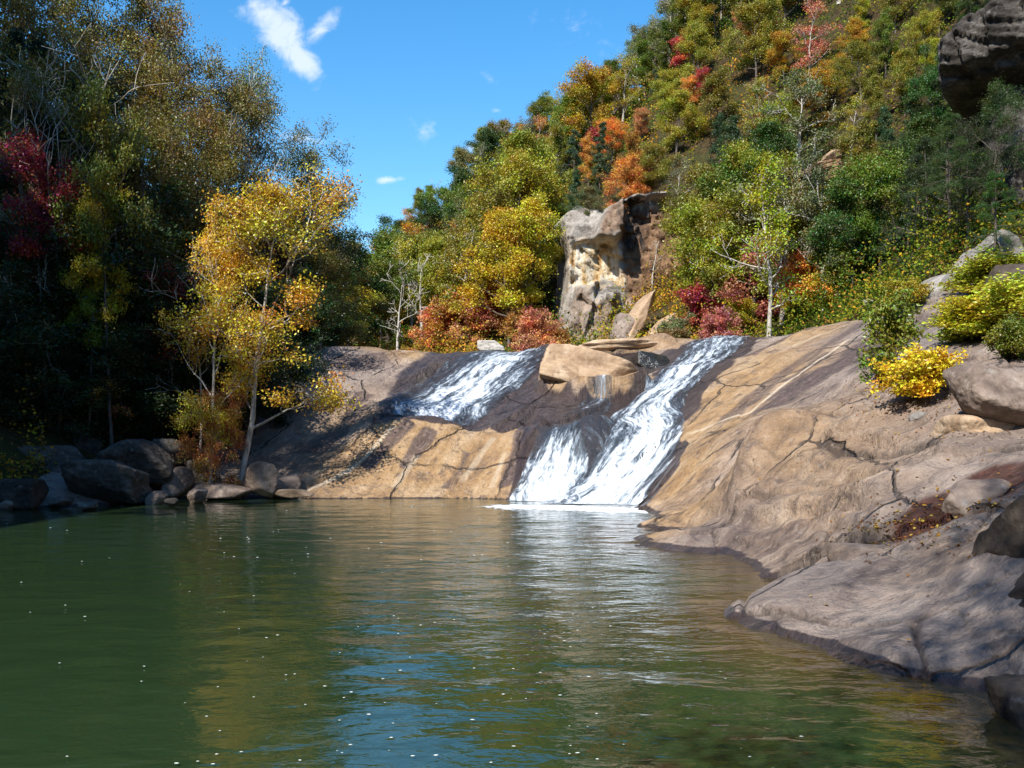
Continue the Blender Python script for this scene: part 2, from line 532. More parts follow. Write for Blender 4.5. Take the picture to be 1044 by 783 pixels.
def mat_slab():
    m, n, out = new_mat('streaked_rock')
    co = n.n.new('ShaderNodeTexCoord').outputs['Object']
    A = n.node('ShaderNodeSeparateColor', {0: attr(n, 'mask', 'Color')})
    orange, wet, band = A.outputs
    B = n.node('ShaderNodeSeparateColor', {0: attr(n, 'mask2', 'Color')})
    pale, red, grey = B.outputs
    fl = n.node('ShaderNodeSeparateXYZ', {0: attr(n, 'flow', 'Vector')})
    fv = n.node('ShaderNodeCombineXYZ', {0: n.math('MULTIPLY', fl.outputs[0], 1.0), 1: n.math('MULTIPLY', fl.outputs[1], .09), 2: 0.0}).outputs[0]
    st = n.noise(fv, 1.6, 6, .62, .25)
    st2 = n.noise(fv, 6.5, 5, .6, .15)
    mot = n.noise(co, .75, 9, .68, .5)
    fine = n.noise(co, 7.0, 7, .68)
    base = n.ramp(mot, [(.34, (.15, .108, .088)), (.5, (.30, .228, .187)), (.66, (.44, .352, .298))])
    org = n.ramp(n.math('ADD', n.math('MULTIPLY', mot, .5), n.math('MULTIPLY', st, .5)), [(.36, (.20, .115, .055)), (.5, (.40, .245, .115)), (.62, (.49, .34, .20))])
    c = n.mix(n.math('MULTIPLY', orange, n.step(mot, .2, .45)), base, org)
    gry = n.ramp(fine, [(.3, (.15, .125, .115)), (.7, (.34, .29, .27))])
    c = n.mix(grey, c, gry)
    dk = n.ramp(st2, [(.35, (.060, .042, .042)), (.7, (.17, .115, .10))])
    bm = n.math('MULTIPLY', n.step(n.math('ADD', st, n.math('MULTIPLY', band, .42)), .62, .80), n.math('ADD', .35, n.math('MULTIPLY', band, .6)))
    c = n.mix(bm, c, dk)
    nr_ = attr(n, 'near')
    st3 = n.step(n.math('ADD', n.math('MULTIPLY', st2, .7), n.math('MULTIPLY', st, .3)), .60, .72)
    c = n.mix(n.math('MULTIPLY', n.math('MULTIPLY', st3, .35), n.math('SUBTRACT', 1.0, nr_)), c, (.46, .37, .29))
    # thin dark stain lines and seams
    seam = n.node('ShaderNodeTexVoronoi', {'Vector': n.vmath('ADD', co, n.vmath('SCALE', n.node('ShaderNodeTexNoise', {'Vector': co, 'Scale': 1.3, 'Detail': 4.0}).outputs[1], (0, 0, 0))), 'Scale': .55}, feature='DISTANCE_TO_EDGE')
    wv = n.node('ShaderNodeTexNoise', {'Vector': co, 'Scale': .9, 'Detail': 5.0, 'Roughness': .6})
    cv2 = n.node('ShaderNodeMix', data_type='VECTOR')
    n.l.new(co, cv2.inputs[4])
    n.l.new(wv.outputs[1], cv2.inputs[5])
    cv2.inputs[0].default_value = .45
    n.l.new(cv2.outputs[1], seam.inputs['Vector'])
    crack = n.math('SUBTRACT', 1.0, n.step(seam.outputs[0], .0, .018))
    crack = n.math('MULTIPLY', crack, n.step(n.noise(co, .35, 3), .42, .52))
    c = n.mix(n.math('MULTIPLY', crack, .8), c, (.06, .045, .04))
    c = n.mix(n.math('MULTIPLY', attr(n, 'joint'), .8), c, (.045, .034, .03))
    blot = n.noise(n.vmath('ADD', co, (9, 3, 5)), 1.6, 8, .72, .8)
    c = n.mix(n.math('MULTIPLY', n.step(blot, .52, .64), .62), c, (.085, .065, .06))
    c = n.mix(n.math('MULTIPLY', n.step(n.math('ADD', n.math('MULTIPLY', fine, .5), n.math('MULTIPLY', n.noise(co, 24.0, 5, .7), .5)), .52, .62), .5), c, (.07, .055, .05))
    c = n.mix(n.math('MULTIPLY', n.step(fine, .47, .34), .30), c, (.50, .41, .34))
    c = n.mix(n.math('MULTIPLY', n.step(n.noise(co, 3.1, 6, .7), .60, .72), .35), c, (.47, .42, .37))
    c = n.mix(n.math('MULTIPLY', pale, n.step(fine, .25, .5)), c, (.62, .50, .36))
    c = n.mix(n.math('MULTIPLY', red, .9), c, n.ramp(fine, [(.35, (.030, .008, .006)), (.7, (.14, .045, .025))]))
    wc = n.ramp(st2, [(.35, (.022, .017, .020)), (.55, (.055, .040, .042)), (.75, (.11, .075, .06))])
    wetn = n.step(n.math('ADD', wet, n.math('MULTIPLY', n.math('SUBTRACT', st, .5), .9)), .30, .62)
    c = n.mix(n.math('MULTIPLY', wetn, .93), c, wc)
    rg = n.math('SUBTRACT', .82, n.math('MULTIPLY', n.math('MAXIMUM', wetn, red), .52))
    h = n.math('ADD', n.math('MULTIPLY', fine, .5), n.math('ADD', n.math('MULTIPLY', n.math('MULTIPLY', st2, .5), n.math('SUBTRACT', 1.0, nr_)), n.math('MULTIPLY', crack, -1.0)))
    h = n.math('ADD', h, n.math('MULTIPLY', n.noise(co, 1.7, 8, .66, .6), 1.6))
    bp = n.node('ShaderNodeBump', {'Strength': .9, 'Distance': .24, 'Height': h})
    principled(n, out, Base_Color=c, Roughness=rg, Normal=bp.outputs[0], Specular_IOR_Level=.35)
    return m


def mat_boulder(name, dark, mid, light, bump=.09, lichen=.35, scale=1.0, stain=0.0):
    m, n, out = new_mat(name)
    co = n.n.new('ShaderNodeTexCoord').outputs['Object']
    ob = n.n.new('ShaderNodeObjectInfo')
    co = n.vmath('ADD', co, n.node('ShaderNodeCombineXYZ', {0: n.math('MULTIPLY', ob.outputs['Random'], 37.0), 1: 0.0, 2: 0.0}).outputs[0])
    a = n.noise(co, 1.1 * scale, 7, .62, .5)
    f = n.noise(co, 9.0 * scale, 7, .68)
    c = n.ramp(n.math('ADD', n.math('MULTIPLY', a, .7), n.math('MULTIPLY', f, .3)), [(.34, dark), (.5, mid), (.66, light)])
    c = n.mix(n.math('MULTIPLY', n.step(n.noise(co, 3.6 * scale, 6, .7), .56, .68), lichen), c, (.42, .40, .36))
    c = n.mix(n.math('MULTIPLY', n.step(n.noise(co, 2.2 * scale, 5, .65, 1.0), .57, .66), .55), c, dark)
    if stain > 0:
        s = n.node('ShaderNodeMapping', {'Vector': co, 'Scale': (1.5 * scale, 1.5 * scale, .16 * scale)}).outputs[0]
        sn = n.noise(s, 1.4, 6, .6, .2)
        c = n.mix(n.math('MULTIPLY', n.step(sn, .50, .62), stain), c, dark)
        c = n.mix(n.math('MULTIPLY', n.step(sn, .47, .36), stain * .7), c, light)
    h = n.math('ADD', n.math('MULTIPLY', f, .5), n.noise(co, 2.3 * scale, 7, .62, .8))
    bp = n.node('ShaderNodeBump', {'Strength': .7, 'Distance': bump, 'Height': h})
    principled(n, out, Base_Color=c, Roughness=.88, Normal=bp.outputs[0], Specular_IOR_Level=.25)
    return m


def mat_soil():
    m, n, out = new_mat('leaf_litter')
    co = n.n.new('ShaderNodeTexCoord').outputs['Object']
    a = n.noise(co, .35, 6, .6)
    f = n.noise(co, 4.5, 6, .7)
    c = n.ramp(f, [(.35, (.022, .018, .010)), (.5, (.055, .040, .020)), (.68, (.12, .075, .03))])
    c = n.mix(n.math('MULTIPLY', n.step(a, .45, .62), .7), c, (.045, .055, .016))
    bp = n.node('ShaderNodeBump', {'Strength': .8, 'Distance': .25, 'Height': f})
    principled(n, out, Base_Color=c, Roughness=.95, Normal=bp.outputs[0], Specular_IOR_Level=.1)
    return m


def mat_bark(name, dark, light):
    m, n, out = new_mat(name)
    co = n.n.new('ShaderNodeTexCoord').outputs['Object']
    s = n.node('ShaderNodeMapping', {'Vector': co, 'Scale': (6, 6, 1.3)}).outputs[0]
    f = n.noise(s, 1.5, 6, .65)
    c = n.ramp(f, [(.38, dark), (.6, light)])
    bp = n.node('ShaderNodeBump', {'Strength': .6, 'Distance': .03, 'Height': f})
    principled(n, out, Base_Color=c, Roughness=.9, Normal=bp.outputs[0], Specular_IOR_Level=.2)
    return m


def mat_leaf():
    m, n, out = new_mat('leaf')
    ob = n.n.new('ShaderNodeObjectInfo')
    co = n.n.new('ShaderNodeTexCoord').outputs['Object']
    t = attr(n, 'tint')
    t2 = attr(n, 'clump')
    c = ob.outputs['Color']
    hue = n.math('ADD', .5, n.math('ADD', n.math('MULTIPLY', n.math('SUBTRACT', t, .5), .05), n.math('MULTIPLY', n.math('SUBTRACT', t2, .5), .085)))
    val = n.math('ADD', .55, n.math('ADD', n.math('MULTIPLY', t, .55), n.math('MULTIPLY', t2, .35)))
    c = n.node('ShaderNodeHueSaturation', {'Hue': hue, 'Saturation': 1.0, 'Value': val, 'Color': c}).outputs[0]
    pt = n.noise(n.vmath('ADD', co, n.node('ShaderNodeCombineXYZ', {0: n.math('MULTIPLY', ob.outputs['Random'], 31.0), 1: 0.0, 2: 0.0}).outputs[0]), .55, 3, .6)
    c = n.mix(n.math('MULTIPLY', n.step(pt, .50, .64), .75), c, n.mix(1.0, c, (1.3, .94, .68), 'MULTIPLY'))
    c = n.mix(n.math('MULTIPLY', n.step(pt, .50, .36), .75), c, n.mix(1.0, c, (.66, .86, .9), 'MULTIPLY'))
    d = n.node('ShaderNodeBsdfDiffuse', {'Color': c})
    tcol = n.mix(.5, c, (1.0, .85, .25), 'MULTIPLY')
    tr = n.node('ShaderNodeBsdfTranslucent', {'Color': tcol})
    mx = n.node('ShaderNodeMixShader', {0: .34, 1: d.outputs[0], 2: tr.outputs[0]})
    g = n.node('ShaderNodeBsdfGlossy', {'Color': (.8, .85, .9, 1), 'Roughness': .42})
    mx2 = n.node('ShaderNodeMixShader', {0: .035, 1: mx.outputs[0], 2: g.outputs[0]})
    n.l.new(mx2.outputs[0], out.inputs[0])
    return m


def mat_litter():
    """leaves of the undergrowth carry a colour each"""
    m, n, out = new_mat('undergrowth_leaf')
    c = attr(n, 'leafcol', 'Color')
    d = n.node('ShaderNodeBsdfDiffuse', {'Color': c})
    tr = n.node('ShaderNodeBsdfTranslucent', {'Color': c})
    mx = n.node('ShaderNodeMixShader', {0: .3, 1: d.outputs[0], 2: tr.outputs[0]})
    n.l.new(mx.outputs[0], out.inputs[0])
    return m


def mat_water():
    m, n, out = new_mat('pool_water')
    co = n.n.new('ShaderNodeTexCoord').outputs['Object']
    sh = attr(n, 'shallow')
    foam = attr(n, 'foam')
    c = n.mix(n.math('MULTIPLY', sh, .85), (.018, .036, .014), (.060, .038, .014))
    fz = n.noise(n.node('ShaderNodeMapping', {'Vector': co, 'Scale': (1, .55, 1)}).outputs[0], 3.2, 6, .7, .6)
    ff = n.step(n.math('ADD', n.math('MULTIPLY', foam, 1.15), n.math('MULTIPLY', n.math('SUBTRACT', fz, .5), 1.7)), .50, .92)
    c = n.mix(ff, c, (.80, .83, .85))
    rip = attr(n, 'ripple')
    s1 = n.node('ShaderNodeMapping', {'Vector': co, 'Scale': (.75, 1.15, 1)}).outputs[0]
    h1 = n.noise(s1, 1.15, 3, .5, .5)
    h2 = n.noise(s1, 4.2, 3, .55, .4)
    h3 = n.noise(s1, 13.0, 2, .5)
    h = n.math('ADD', n.math('MULTIPLY', h1, n.math('ADD', .55, n.math('MULTIPLY', rip, .5))), n.math('ADD', n.math('MULTIPLY', h2, n.math('ADD', .10, n.math('MULTIPLY', rip, .42))), n.math('MULTIPLY', h3, n.math('ADD', .010, n.math('MULTIPLY', rip, .07)))))
    h = n.math('ADD', h, n.math('MULTIPLY', ff, .4))
    bp = n.node('ShaderNodeBump', {'Strength': 1.0, 'Distance': .045, 'Height': h})
    rg = n.math('ADD', .035, n.math('MULTIPLY', ff, .6))
    principled(n, out, Base_Color=c, Roughness=rg, IOR=1.45, Normal=bp.outputs[0])
    return m


def mat_falls():
    m, n, out = new_mat('white_water')
    fl = n.node('ShaderNodeSeparateXYZ', {0: attr(n, 'flow', 'Vector')})
    v1 = n.node('ShaderNodeCombineXYZ', {0: fl.outputs[0], 1: n.math('MULTIPLY', fl.outputs[1], .15), 2: 0.0}).outputs[0]
    v2 = n.node('ShaderNodeCombineXYZ', {0: fl.outputs[0], 1: n.math('MULTIPLY', fl.outputs[1], .30), 2: 3.0}).outputs[0]
    a = n.noise(v1, 2.4, 8, .70, .5)
    b = n.noise(v2, 7.5, 7, .75, .4)
    k = n.math('ADD', n.math('MULTIPLY', a, .55), n.math('MULTIPLY', b, .45))
    wh = attr(n, 'white')
    edge = attr(n, 'edge')
    wmask = n.step(n.math('ADD', n.math('MULTIPLY', wh, .60), n.math('MULTIPLY', n.math('SUBTRACT', k, .5), 3.1)), .12, .84)
    col = n.ramp(wmask, [(0, (.045, .055, .070)), (.35, (.20, .25, .31)), (.62, (.52, .58, .64)), (1, (.76, .79, .82))])
    h = n.math('ADD', b, a)
    bp = n.node('ShaderNodeBump', {'Strength': .7, 'Distance': .10, 'Height': h})
    p = n.n.new('ShaderNodeBsdfPrincipled')
    n.l.new(col, p.inputs['Base Color'])
    n.l.new(n.math('ADD', .10, n.math('MULTIPLY', wmask, .6)), p.inputs['Roughness'])
    n.l.new(bp.outputs[0], p.inputs['Normal'])
    p.inputs['Subsurface Weight'].default_value = 0.0
    tr = n.n.new('ShaderNodeBsdfTransparent')
    al = n.step(n.math('ADD', edge, n.math('MULTIPLY', n.math('SUBTRACT', k, .5), 1.1)), .22, .42)
    al = n.math('MULTIPLY', al, n.math('ADD', .35, n.math('MULTIPLY', wmask, .65)))
    mx = n.node('ShaderNodeMixShader', {0: al, 1: tr.outputs[0], 2: p.outputs[0]})
    n.l.new(mx.outputs[0], out.inputs[0])
    return m


M_SLAB = mat_slab()
M_BROWN = mat_boulder('brown_rock', (.075, .055, .045), (.20, .150, .120), (.34, .27, .22))
M_WET = mat_boulder('wet_rock', (.010, .011, .012), (.024, .023, .021), (.050, .044, .034), lichen=.0)
for nd in M_WET.node_tree.nodes:
    if nd.type == 'BSDF_PRINCIPLED':
        nd.inputs['Roughness'].default_value = .22
        nd.inputs['Specular IOR Level'].default_value = .6
M_GREY = mat_boulder('grey_rock', (.10, .09, .08), (.23, .21, .19), (.40, .37, .34), lichen=.5)
M_SHORE = mat_boulder('shaded_shore_rock', (.028, .024, .020), (.085, .073, .062), (.19, .165, .145), lichen=.3)  # darkened further to put the bank's shade into the boulders
M_PALE = mat_boulder('pale_rock', (.26, .235, .21), (.48, .45, .41), (.62, .59, .55), lichen=.2)
M_DARK = mat_boulder('dark_shaded_rock', (.018, .014, .012), (.06, .045, .035), (.13, .10, .08), lichen=.15)  # dark tone paints shade onto the rocks at the right edge
M_CLIFF = mat_boulder('pale_cliff_rock', (.17, .135, .105), (.42, .37, .31), (.60, .53, .43), bump=.3, scale=.45, stain=.75)
M_CREAM = mat_boulder('cream_cliff_rock', (.36, .24, .12), (.55, .45, .32), (.68, .62, .52), bump=.12, lichen=.1, scale=.45, stain=.6)
M_RUST = mat_boulder('rusty_cliff_rock', (.045, .028, .020), (.19, .105, .055), (.30, .185, .105), bump=.15, lichen=.1, scale=.45, stain=.85)
M_TAWNY = mat_boulder('tawny_rock', (.20, .125, .075), (.38, .26, .165), (.52, .40, .28), bump=.12, lichen=.15, scale=.6, stain=.4)
M_OVER = mat_boulder('shaded_overhang_rock', (.014, .012, .010), (.050, .042, .036), (.17, .155, .14), bump=.2, lichen=.3, scale=.8)  # shade under the brow is put into this dark colour
M_SOIL = mat_soil()
M_BARK = mat_bark('bark', (.05, .04, .032), (.16, .13, .11))
M_PBARK = mat_bark('pale_bark', (.26, .23, .19), (.58, .54, .48))
M_LEAF = mat_leaf()
M_UNDER = mat_litter()
M_WATER = mat_water()
M_FALLS = mat_falls()

# ------------------------------------------------------------------ terrain meshes


def build_rock():
    nc, nr = 860, 960
    u = np.linspace(-.60, .84, nc)
    yv = np.geomspace(5.6, 50.5, nr)
    Y, U = np.meshgrid(yv, u, indexing='ij')
    x, y = (U * Y).ravel(), Y.ravel()
    z = rock_h(x, y)
    crack_e, crack_s = CRACK['e'].copy(), CRACK['s'].copy()
    me = mesh_np('rock_slope', np.stack([x, y, z], 1), grid_faces(nr, nc))
    attr_f(me, 'joint', np.clip(np.exp(-(crack_e / .045) ** 2) * sstep(-.3, .2, fbm2(x, y, .9, 3, 99)) + .45 * crack_s * sstep(-.1, .3, fbm2(x, y, 1.2, 3, 98)), 0, 1))
    wob = fbm2(x, y, .7, 4, 77)
    wob2 = fbm2(x, y, 1.6, 4, 78)

    def blob(px, py, D, rx, ry):
        p = P(px, py, D)
        return np.exp(-(((x - p[0]) / rx) ** 2 + ((y - p[1]) / ry) ** 2))

    def band(pts, wd, soft=.5, wobble=.35):
        d, sg, t = polyd(x, y, pl(*pts))
        return (1 - sstep(wd * (1 - soft), wd * (1 + soft), d + wobble * wd * 2 * wob + wobble * wd * wob2)) * sstep(0, .06, t) * (1 - sstep(.94, 1, t))
    orange = np.zeros_like(x)
    for a in ((430, 470, 34.7, 4.2, 2.4), (370, 480, 34.5, 2.5, 2), (500, 470, 34.5, 1.6, 2.2), (600, 378, 42.5, 2.2, 2.0), (640, 395, 40, 1.3, 1.3), (720, 440, 31.5, 2.2, 3.4), (690, 490, 29, 1.5, 2.5),
              (780, 375, 36, 2.4, 4.0), (740, 405, 34, 2, 3), (660, 352, 46, 3.0, 1.3), (400, 365, 44, 2.6, 1.2), (700, 520, 24, 1.6, 2.6), (650, 545, 20.5, 1.0, 1.6), (820, 350, 39, 2, 2)):
        orange = np.maximum(orange, blob(*a))
    for a, k in (((800, 470, 21, 1.5, 2.5), .55), ((850, 500, 18, 2, 2.5), .5), ((880, 430, 23, 2.5, 2.5), .35), ((960, 575, 11.6, 1.0, .7), .35), ((345, 430, 38, 1.4, 2.5), .6), ((790, 545, 17.2, 1.5, 1), .5)):
        orange = np.maximum(orange, k * blob(*a))
    orange = np.clip(orange * 1.25 + .25 * wob * orange, 0, 1)
    wet = np.zeros_like(x)
    for pts, wd in ((((505, 360, 45.5), (480, 382, 42.8), (455, 408, 39.6), (440, 428, 37.3)), 2.3),
                    (((530, 370, 44), (545, 398, 40.5), (540, 425, 37.4), (585, 433, 36.2), (645, 434, 35.2)), 1.7),
                    (((620, 412, 38.5), (600, 432, 36.4)), 1.6),
                    (((555, 440, 34.9), (560, 480, 33), (560, 512, 31.8)), 1.35), (((620, 440, 34.6), (620, 480, 32.4), (610, 513, 31)), 2.0),
                    (((745, 346, 44.8), (715, 370, 41.5), (690, 400, 37.3), (665, 435, 35)), 1.5), (((660, 440, 34.6), (668, 470, 32.2), (655, 511, 30)), 1.05),
                    (((690, 362, 43), (660, 375, 42), (640, 365, 43.8)), .75)):
        d, sg, t = polyd(x, y, pl(*pts))
        wet = np.maximum(wet, 1 - sstep(wd * .7, wd * 1.25, d + .5 * wob))
    wl = np.abs(z - .04)
    wet = np.maximum(wet, .8 * (1 - sstep(.01, .07, wl + .03 * wob2)) * (z < .3))          # damp line at the water
    wet = np.where(z < 0, .8, wet)
    dk = np.zeros_like(x)
    for pts, wd, k in ((((730, 440, 31.6), (775, 400, 33.6), (830, 362, 35.6), (885, 325, 38)), .42, .7), (((770, 424, 30.5), (815, 397, 31.8), (860, 372, 33), (905, 345, 34.5)), .85, 1),
                       (((800, 390, 33.3), (850, 358, 35)), .35, .8), (((760, 377, 38.6), (800, 352, 40.4), (850, 330, 40)), .35, .8), (((870, 385, 29.5), (910, 355, 32.5), (960, 320, 34.2)), .7, .7),
                       (((410, 480, 34.2), (440, 440, 36)), .28, .9), (((455, 500, 33.3), (480, 460, 35)), .22, .8), (((370, 480, 34.3), (420, 438, 36.4)), .30, .9), (((310, 470, 35.6), (345, 440, 37.3), (375, 400, 40)), .55, .8),
                       (((340, 385, 41.4), (400, 372, 42.9)), .5, .8), (((1000, 640, 9.7), (930, 600, 11), (880, 590, 12)), .45, .4), (((800, 610, 12.2), (880, 630, 10.7), (960, 665, 9.4)), .6, .35),
                       (((690, 535, 21.5), (740, 558, 18), (820, 575, 16.1)), .5, .65), (((900, 440, 20.8), (950, 455, 18), (1020, 460, 16)), .4, .4), (((520, 505, 32.9), (530, 470, 34.2), (536, 440, 35.5)), .4, 1)):
        dk = np.maximum(dk, k * band(pts, wd))
    pale = np.zeros_like(x)
    for pts, wd, k in ((((300, 505, 33), (345, 485, 34.1), (385, 461, 35.5), (403, 445, 36.3)), .13, 1), (((385, 430, 37.4), (412, 405, 39.6), (440, 377, 42.5), (475, 369, 43.6)), .12, .9),
                       (((695, 441, 32.9), (735, 425, 32), (765, 413, 31.7), (800, 390, 33.2), (870, 352, 35.8)), .07, .9), (((400, 500, 33.4), (425, 470, 34.8)), .12, .5), (((470, 490, 33.7), (505, 445, 35.6)), .12, .5),
                       (((500, 500, 33.1), (515, 465, 34.5)), .10, .6), (((800, 360, 38), (870, 330, 38.5)), .12, .5)):
        pale = np.maximum(pale, k * band(pts, wd, .5, .2))
    red = np.maximum(blob(955, 540, 13.6, .8, .75), blob(1010, 505, 13.6, .7, .8))
    red = sstep(.35, .65, red + .25 * wob)
    grey = np.zeros_like(x)
    for a, k in (((330, 380, 41.5, 2.2, 3.0), .9), ((960, 350, 29, 3.5, 4), .7), ((930, 300, 36, 3, 2.5), .8), ((1000, 440, 16.5, 2, 2), .35), ((850, 605, 12, 1.2, 1.2), .75), ((950, 650, 9.8, 1, 1.2), .7), ((1000, 610, 10, 1, 1), .4), ((60, 490, 31, 6, 4), .8),
                 ((730, 550, 18.6, 1.2, 1.2), .4)):
        grey = np.maximum(grey, k * blob(*a))
    wx, wy = x + .12 * wob + .06 * wob2, y + .14 * wob + .05 * wob2

    def region(pp, soft=.10):
        return sstep(-soft, soft, poly_sd(wx, wy, hit_rock(pp)))
    face = region([(300, 508), (318, 486), (352, 455), (382, 434), (408, 428), (440, 431), (470, 436), (500, 438), (534, 438), (526, 470), (514, 512), (400, 514)])
    slab = region([(380, 432), (408, 408), (438, 379), (470, 366), (500, 357), (562, 357), (552, 378), (542, 394), (560, 402), (592, 404), (612, 412), (640, 414), (662, 400), (690, 352), (760, 346), (745, 372), (712, 408), (692, 440), (702, 452), (672, 500), (660, 516), (512, 514), (520, 470), (530, 438), (480, 438), (440, 432)])
    block = region([(548, 391), (556, 369), (572, 362), (596, 364), (618, 376), (648, 394), (640, 405), (600, 400), (566, 398)])
    shelf = region([(560, 358), (600, 350), (640, 347), (704, 346), (690, 357), (640, 360)])
    wet = np.where(y > 29, wet * (1 - .95 * face) * (1 - .9 * block) * (1 - .9 * shelf), wet)
    wet = np.maximum(wet, .72 * slab * (1 - block) * (1 - shelf) * (1 - face))
    wet = np.where((z < .03) & (z > -.4), np.maximum(wet, .7), wet)
    orange = np.maximum(orange, np.maximum(.95 * face, np.maximum(.9 * block, .7 * shelf)))
    attr_c(me, 'mask', np.stack([orange, wet, dk, np.ones_like(x)], 1))
    attr_f(me, 'near', sstep(27, 21, y) * sstep(1.5, 3, x))
    attr_c(me, 'mask2', np.stack([pale, red, np.clip(grey, 0, 1), np.ones_like(x)], 1))
    # flow coordinates: across / along the fall line of each flank
    wgt = sstep(.5, 4.5, x - (y - 30) * .15)
    aL = np.arctan2(8.0, 3.6) * (1 - wgt) + np.arctan2(6.5, 8.0) * wgt
    s = x * np.sin(aL) - y * np.cos(aL)
    t = x * np.cos(aL) + y * np.sin(aL)
    s = np.where(x < 3, x * np.sin(1.148) - y * np.cos(1.148), 0) * (1 - wgt) + (x * np.sin(.682) - y * np.cos(.682)) * wgt
    fl = me.attributes.new('flow', 'FLOAT_VECTOR', 'POINT')
    fl.data.foreach_set('vector', np.stack([s + .25 * wob, t, z], 1).astype(np.float32).ravel())
    o = link('rock_slope', me, M_SLAB)
    tag(o, 'tawny and grey bare rock slope that the falls slide over', kind='structure')


def build_terrain():
    xs = np.concatenate([np.arange(-95, -40, 1.6), np.arange(-40, 50, .55), np.arange(50, 125, 1.6)])
    ys = np.concatenate([np.arange(-45, 20, 1.2), np.arange(20, 120, .55), np.arange(120, 200, 1.6)])
    Yg, Xg = np.meshgrid(ys, xs, indexing='ij')
    x, y = Xg.ravel(), Yg.ravel()
    z = terr_h(x, y)
    me = mesh_np('hillside', np.stack([x, y, z], 1), grid_faces(len(ys), len(xs)))
    tag(link('hillside', me, M_SOIL), 'steep wooded gorge sides covered in leaf litter', kind='structure')
    # distant ground reaching the horizon
    v = [(-2500, -2500, -6), (2500, -2500, -6), (2500, 2500, -6), (-2500, 2500, -6)]
    me = mesh_np('ground', v, [(0, 1, 2, 3)])
    tag(link('ground', me, M_SOIL), 'flat ground out to the horizon', kind='structure')


def build_water():
    ys = np.concatenate([np.linspace(-14, 1.8, 24), np.geomspace(2, 34.5, 420)])
    xs = np.concatenate([np.linspace(-22, -17, 6)[:-1], np.linspace(-17, 8, 420)])
    Y, X = np.meshgrid(ys, xs, indexing='ij')
    x, y = X.ravel(), Y.ravel()
    h = np.full_like(x, -2.0)
    m = y > 4
    h[m] = rock_h(x[m], y[m])
    ripg = np.exp(-(((x - 1.0) / 5) ** 2 + ((y - 26) / 9) ** 2)) + .8 * np.exp(-(((x - 2) / 2.6) ** 2 + ((y - 17) / 6) ** 2)) + .25 * np.exp(-(((x - 0) / 5) ** 2 + ((y - 10) / 6) ** 2))
    z = .014 * fbm2(x, y * 1.6, 1.1, 2, 5) * (.4 + ripg)
    me = mesh_np('water', np.stack([x, y, z], 1), grid_faces(len(ys), len(xs)))
    attr_f(me, 'shallow', sstep(-1.1, -.02, h) * sstep(-.5, 1.5, x) * (y < 25))
    d, sg, t = polyd(x, y, pl((530, 517, 29.2), (590, 519, 28.6), (650, 521, 27.8)))
    foam = 1.0 * np.exp(-(d / 1.35) ** 2)
    foam = np.maximum(foam, .5 * np.exp(-((x - 2) / 2.6) ** 2 - ((y - 28.5) / 1.6) ** 2))
    foam = np.maximum(foam, .42 * np.exp(-((x + 3) / 3.2) ** 2 - ((y - 29.8) / 1.4) ** 2))
    attr_f(me, 'foam', foam)
    attr_f(me, 'ripple', np.clip(ripg, 0, 1))
    tag(link('water', me, M_WATER), 'still dark green pool below the falls', kind='structure')
    # drifting foam flecks
    vs, fs = [], []
    r = np.random.default_rng(11)
    k = 0
    while k < 200:
        yy_ = float(np.exp(r.uniform(math.log(5.5), math.log(30))))
        px = r.normal(470, 210)
        if r.random() < .3:
            px = r.uniform(0, 900)
        xx = (px - CX) / F * yy_
        if xx > 2.2 or rock_h(np.array([xx]), np.array([yy_]))[0] > -.15:
            continue
        n = r.integers(5, 8)
        sz = r.uniform(.004, .012) * (1 if yy_ < 15 else 1.7)
        a0 = r.uniform(0, 6.28)
        b = len(vs)
        ring = []
        for j in range(n):
            a = a0 + j * 2 * math.pi / n
            q = sz * r.uniform(.7, 1.3)
            ring.append((xx + q * math.cos(a) * 1.5, yy_ + q * math.sin(a), .022))
        vs += ring + [(xx, yy_, .022 + sz * .4)]
        for j in range(n):
            fs.append((b + j, b + (j + 1) % n, b + n))
        k += 1
    me = mesh_np('foam', np.array(vs), np.array(fs))
    m, n, out = new_mat('foam')
    principled(n, out, Base_Color=(.55, .58, .55, 1), Roughness=.8)
    tag(link('foam', me, m), 'white foam flecks drifting on the pool', 'foam', kind='stuff')


build_rock()
build_terrain()
build_water()

# ------------------------------------------------------------------ waterfalls


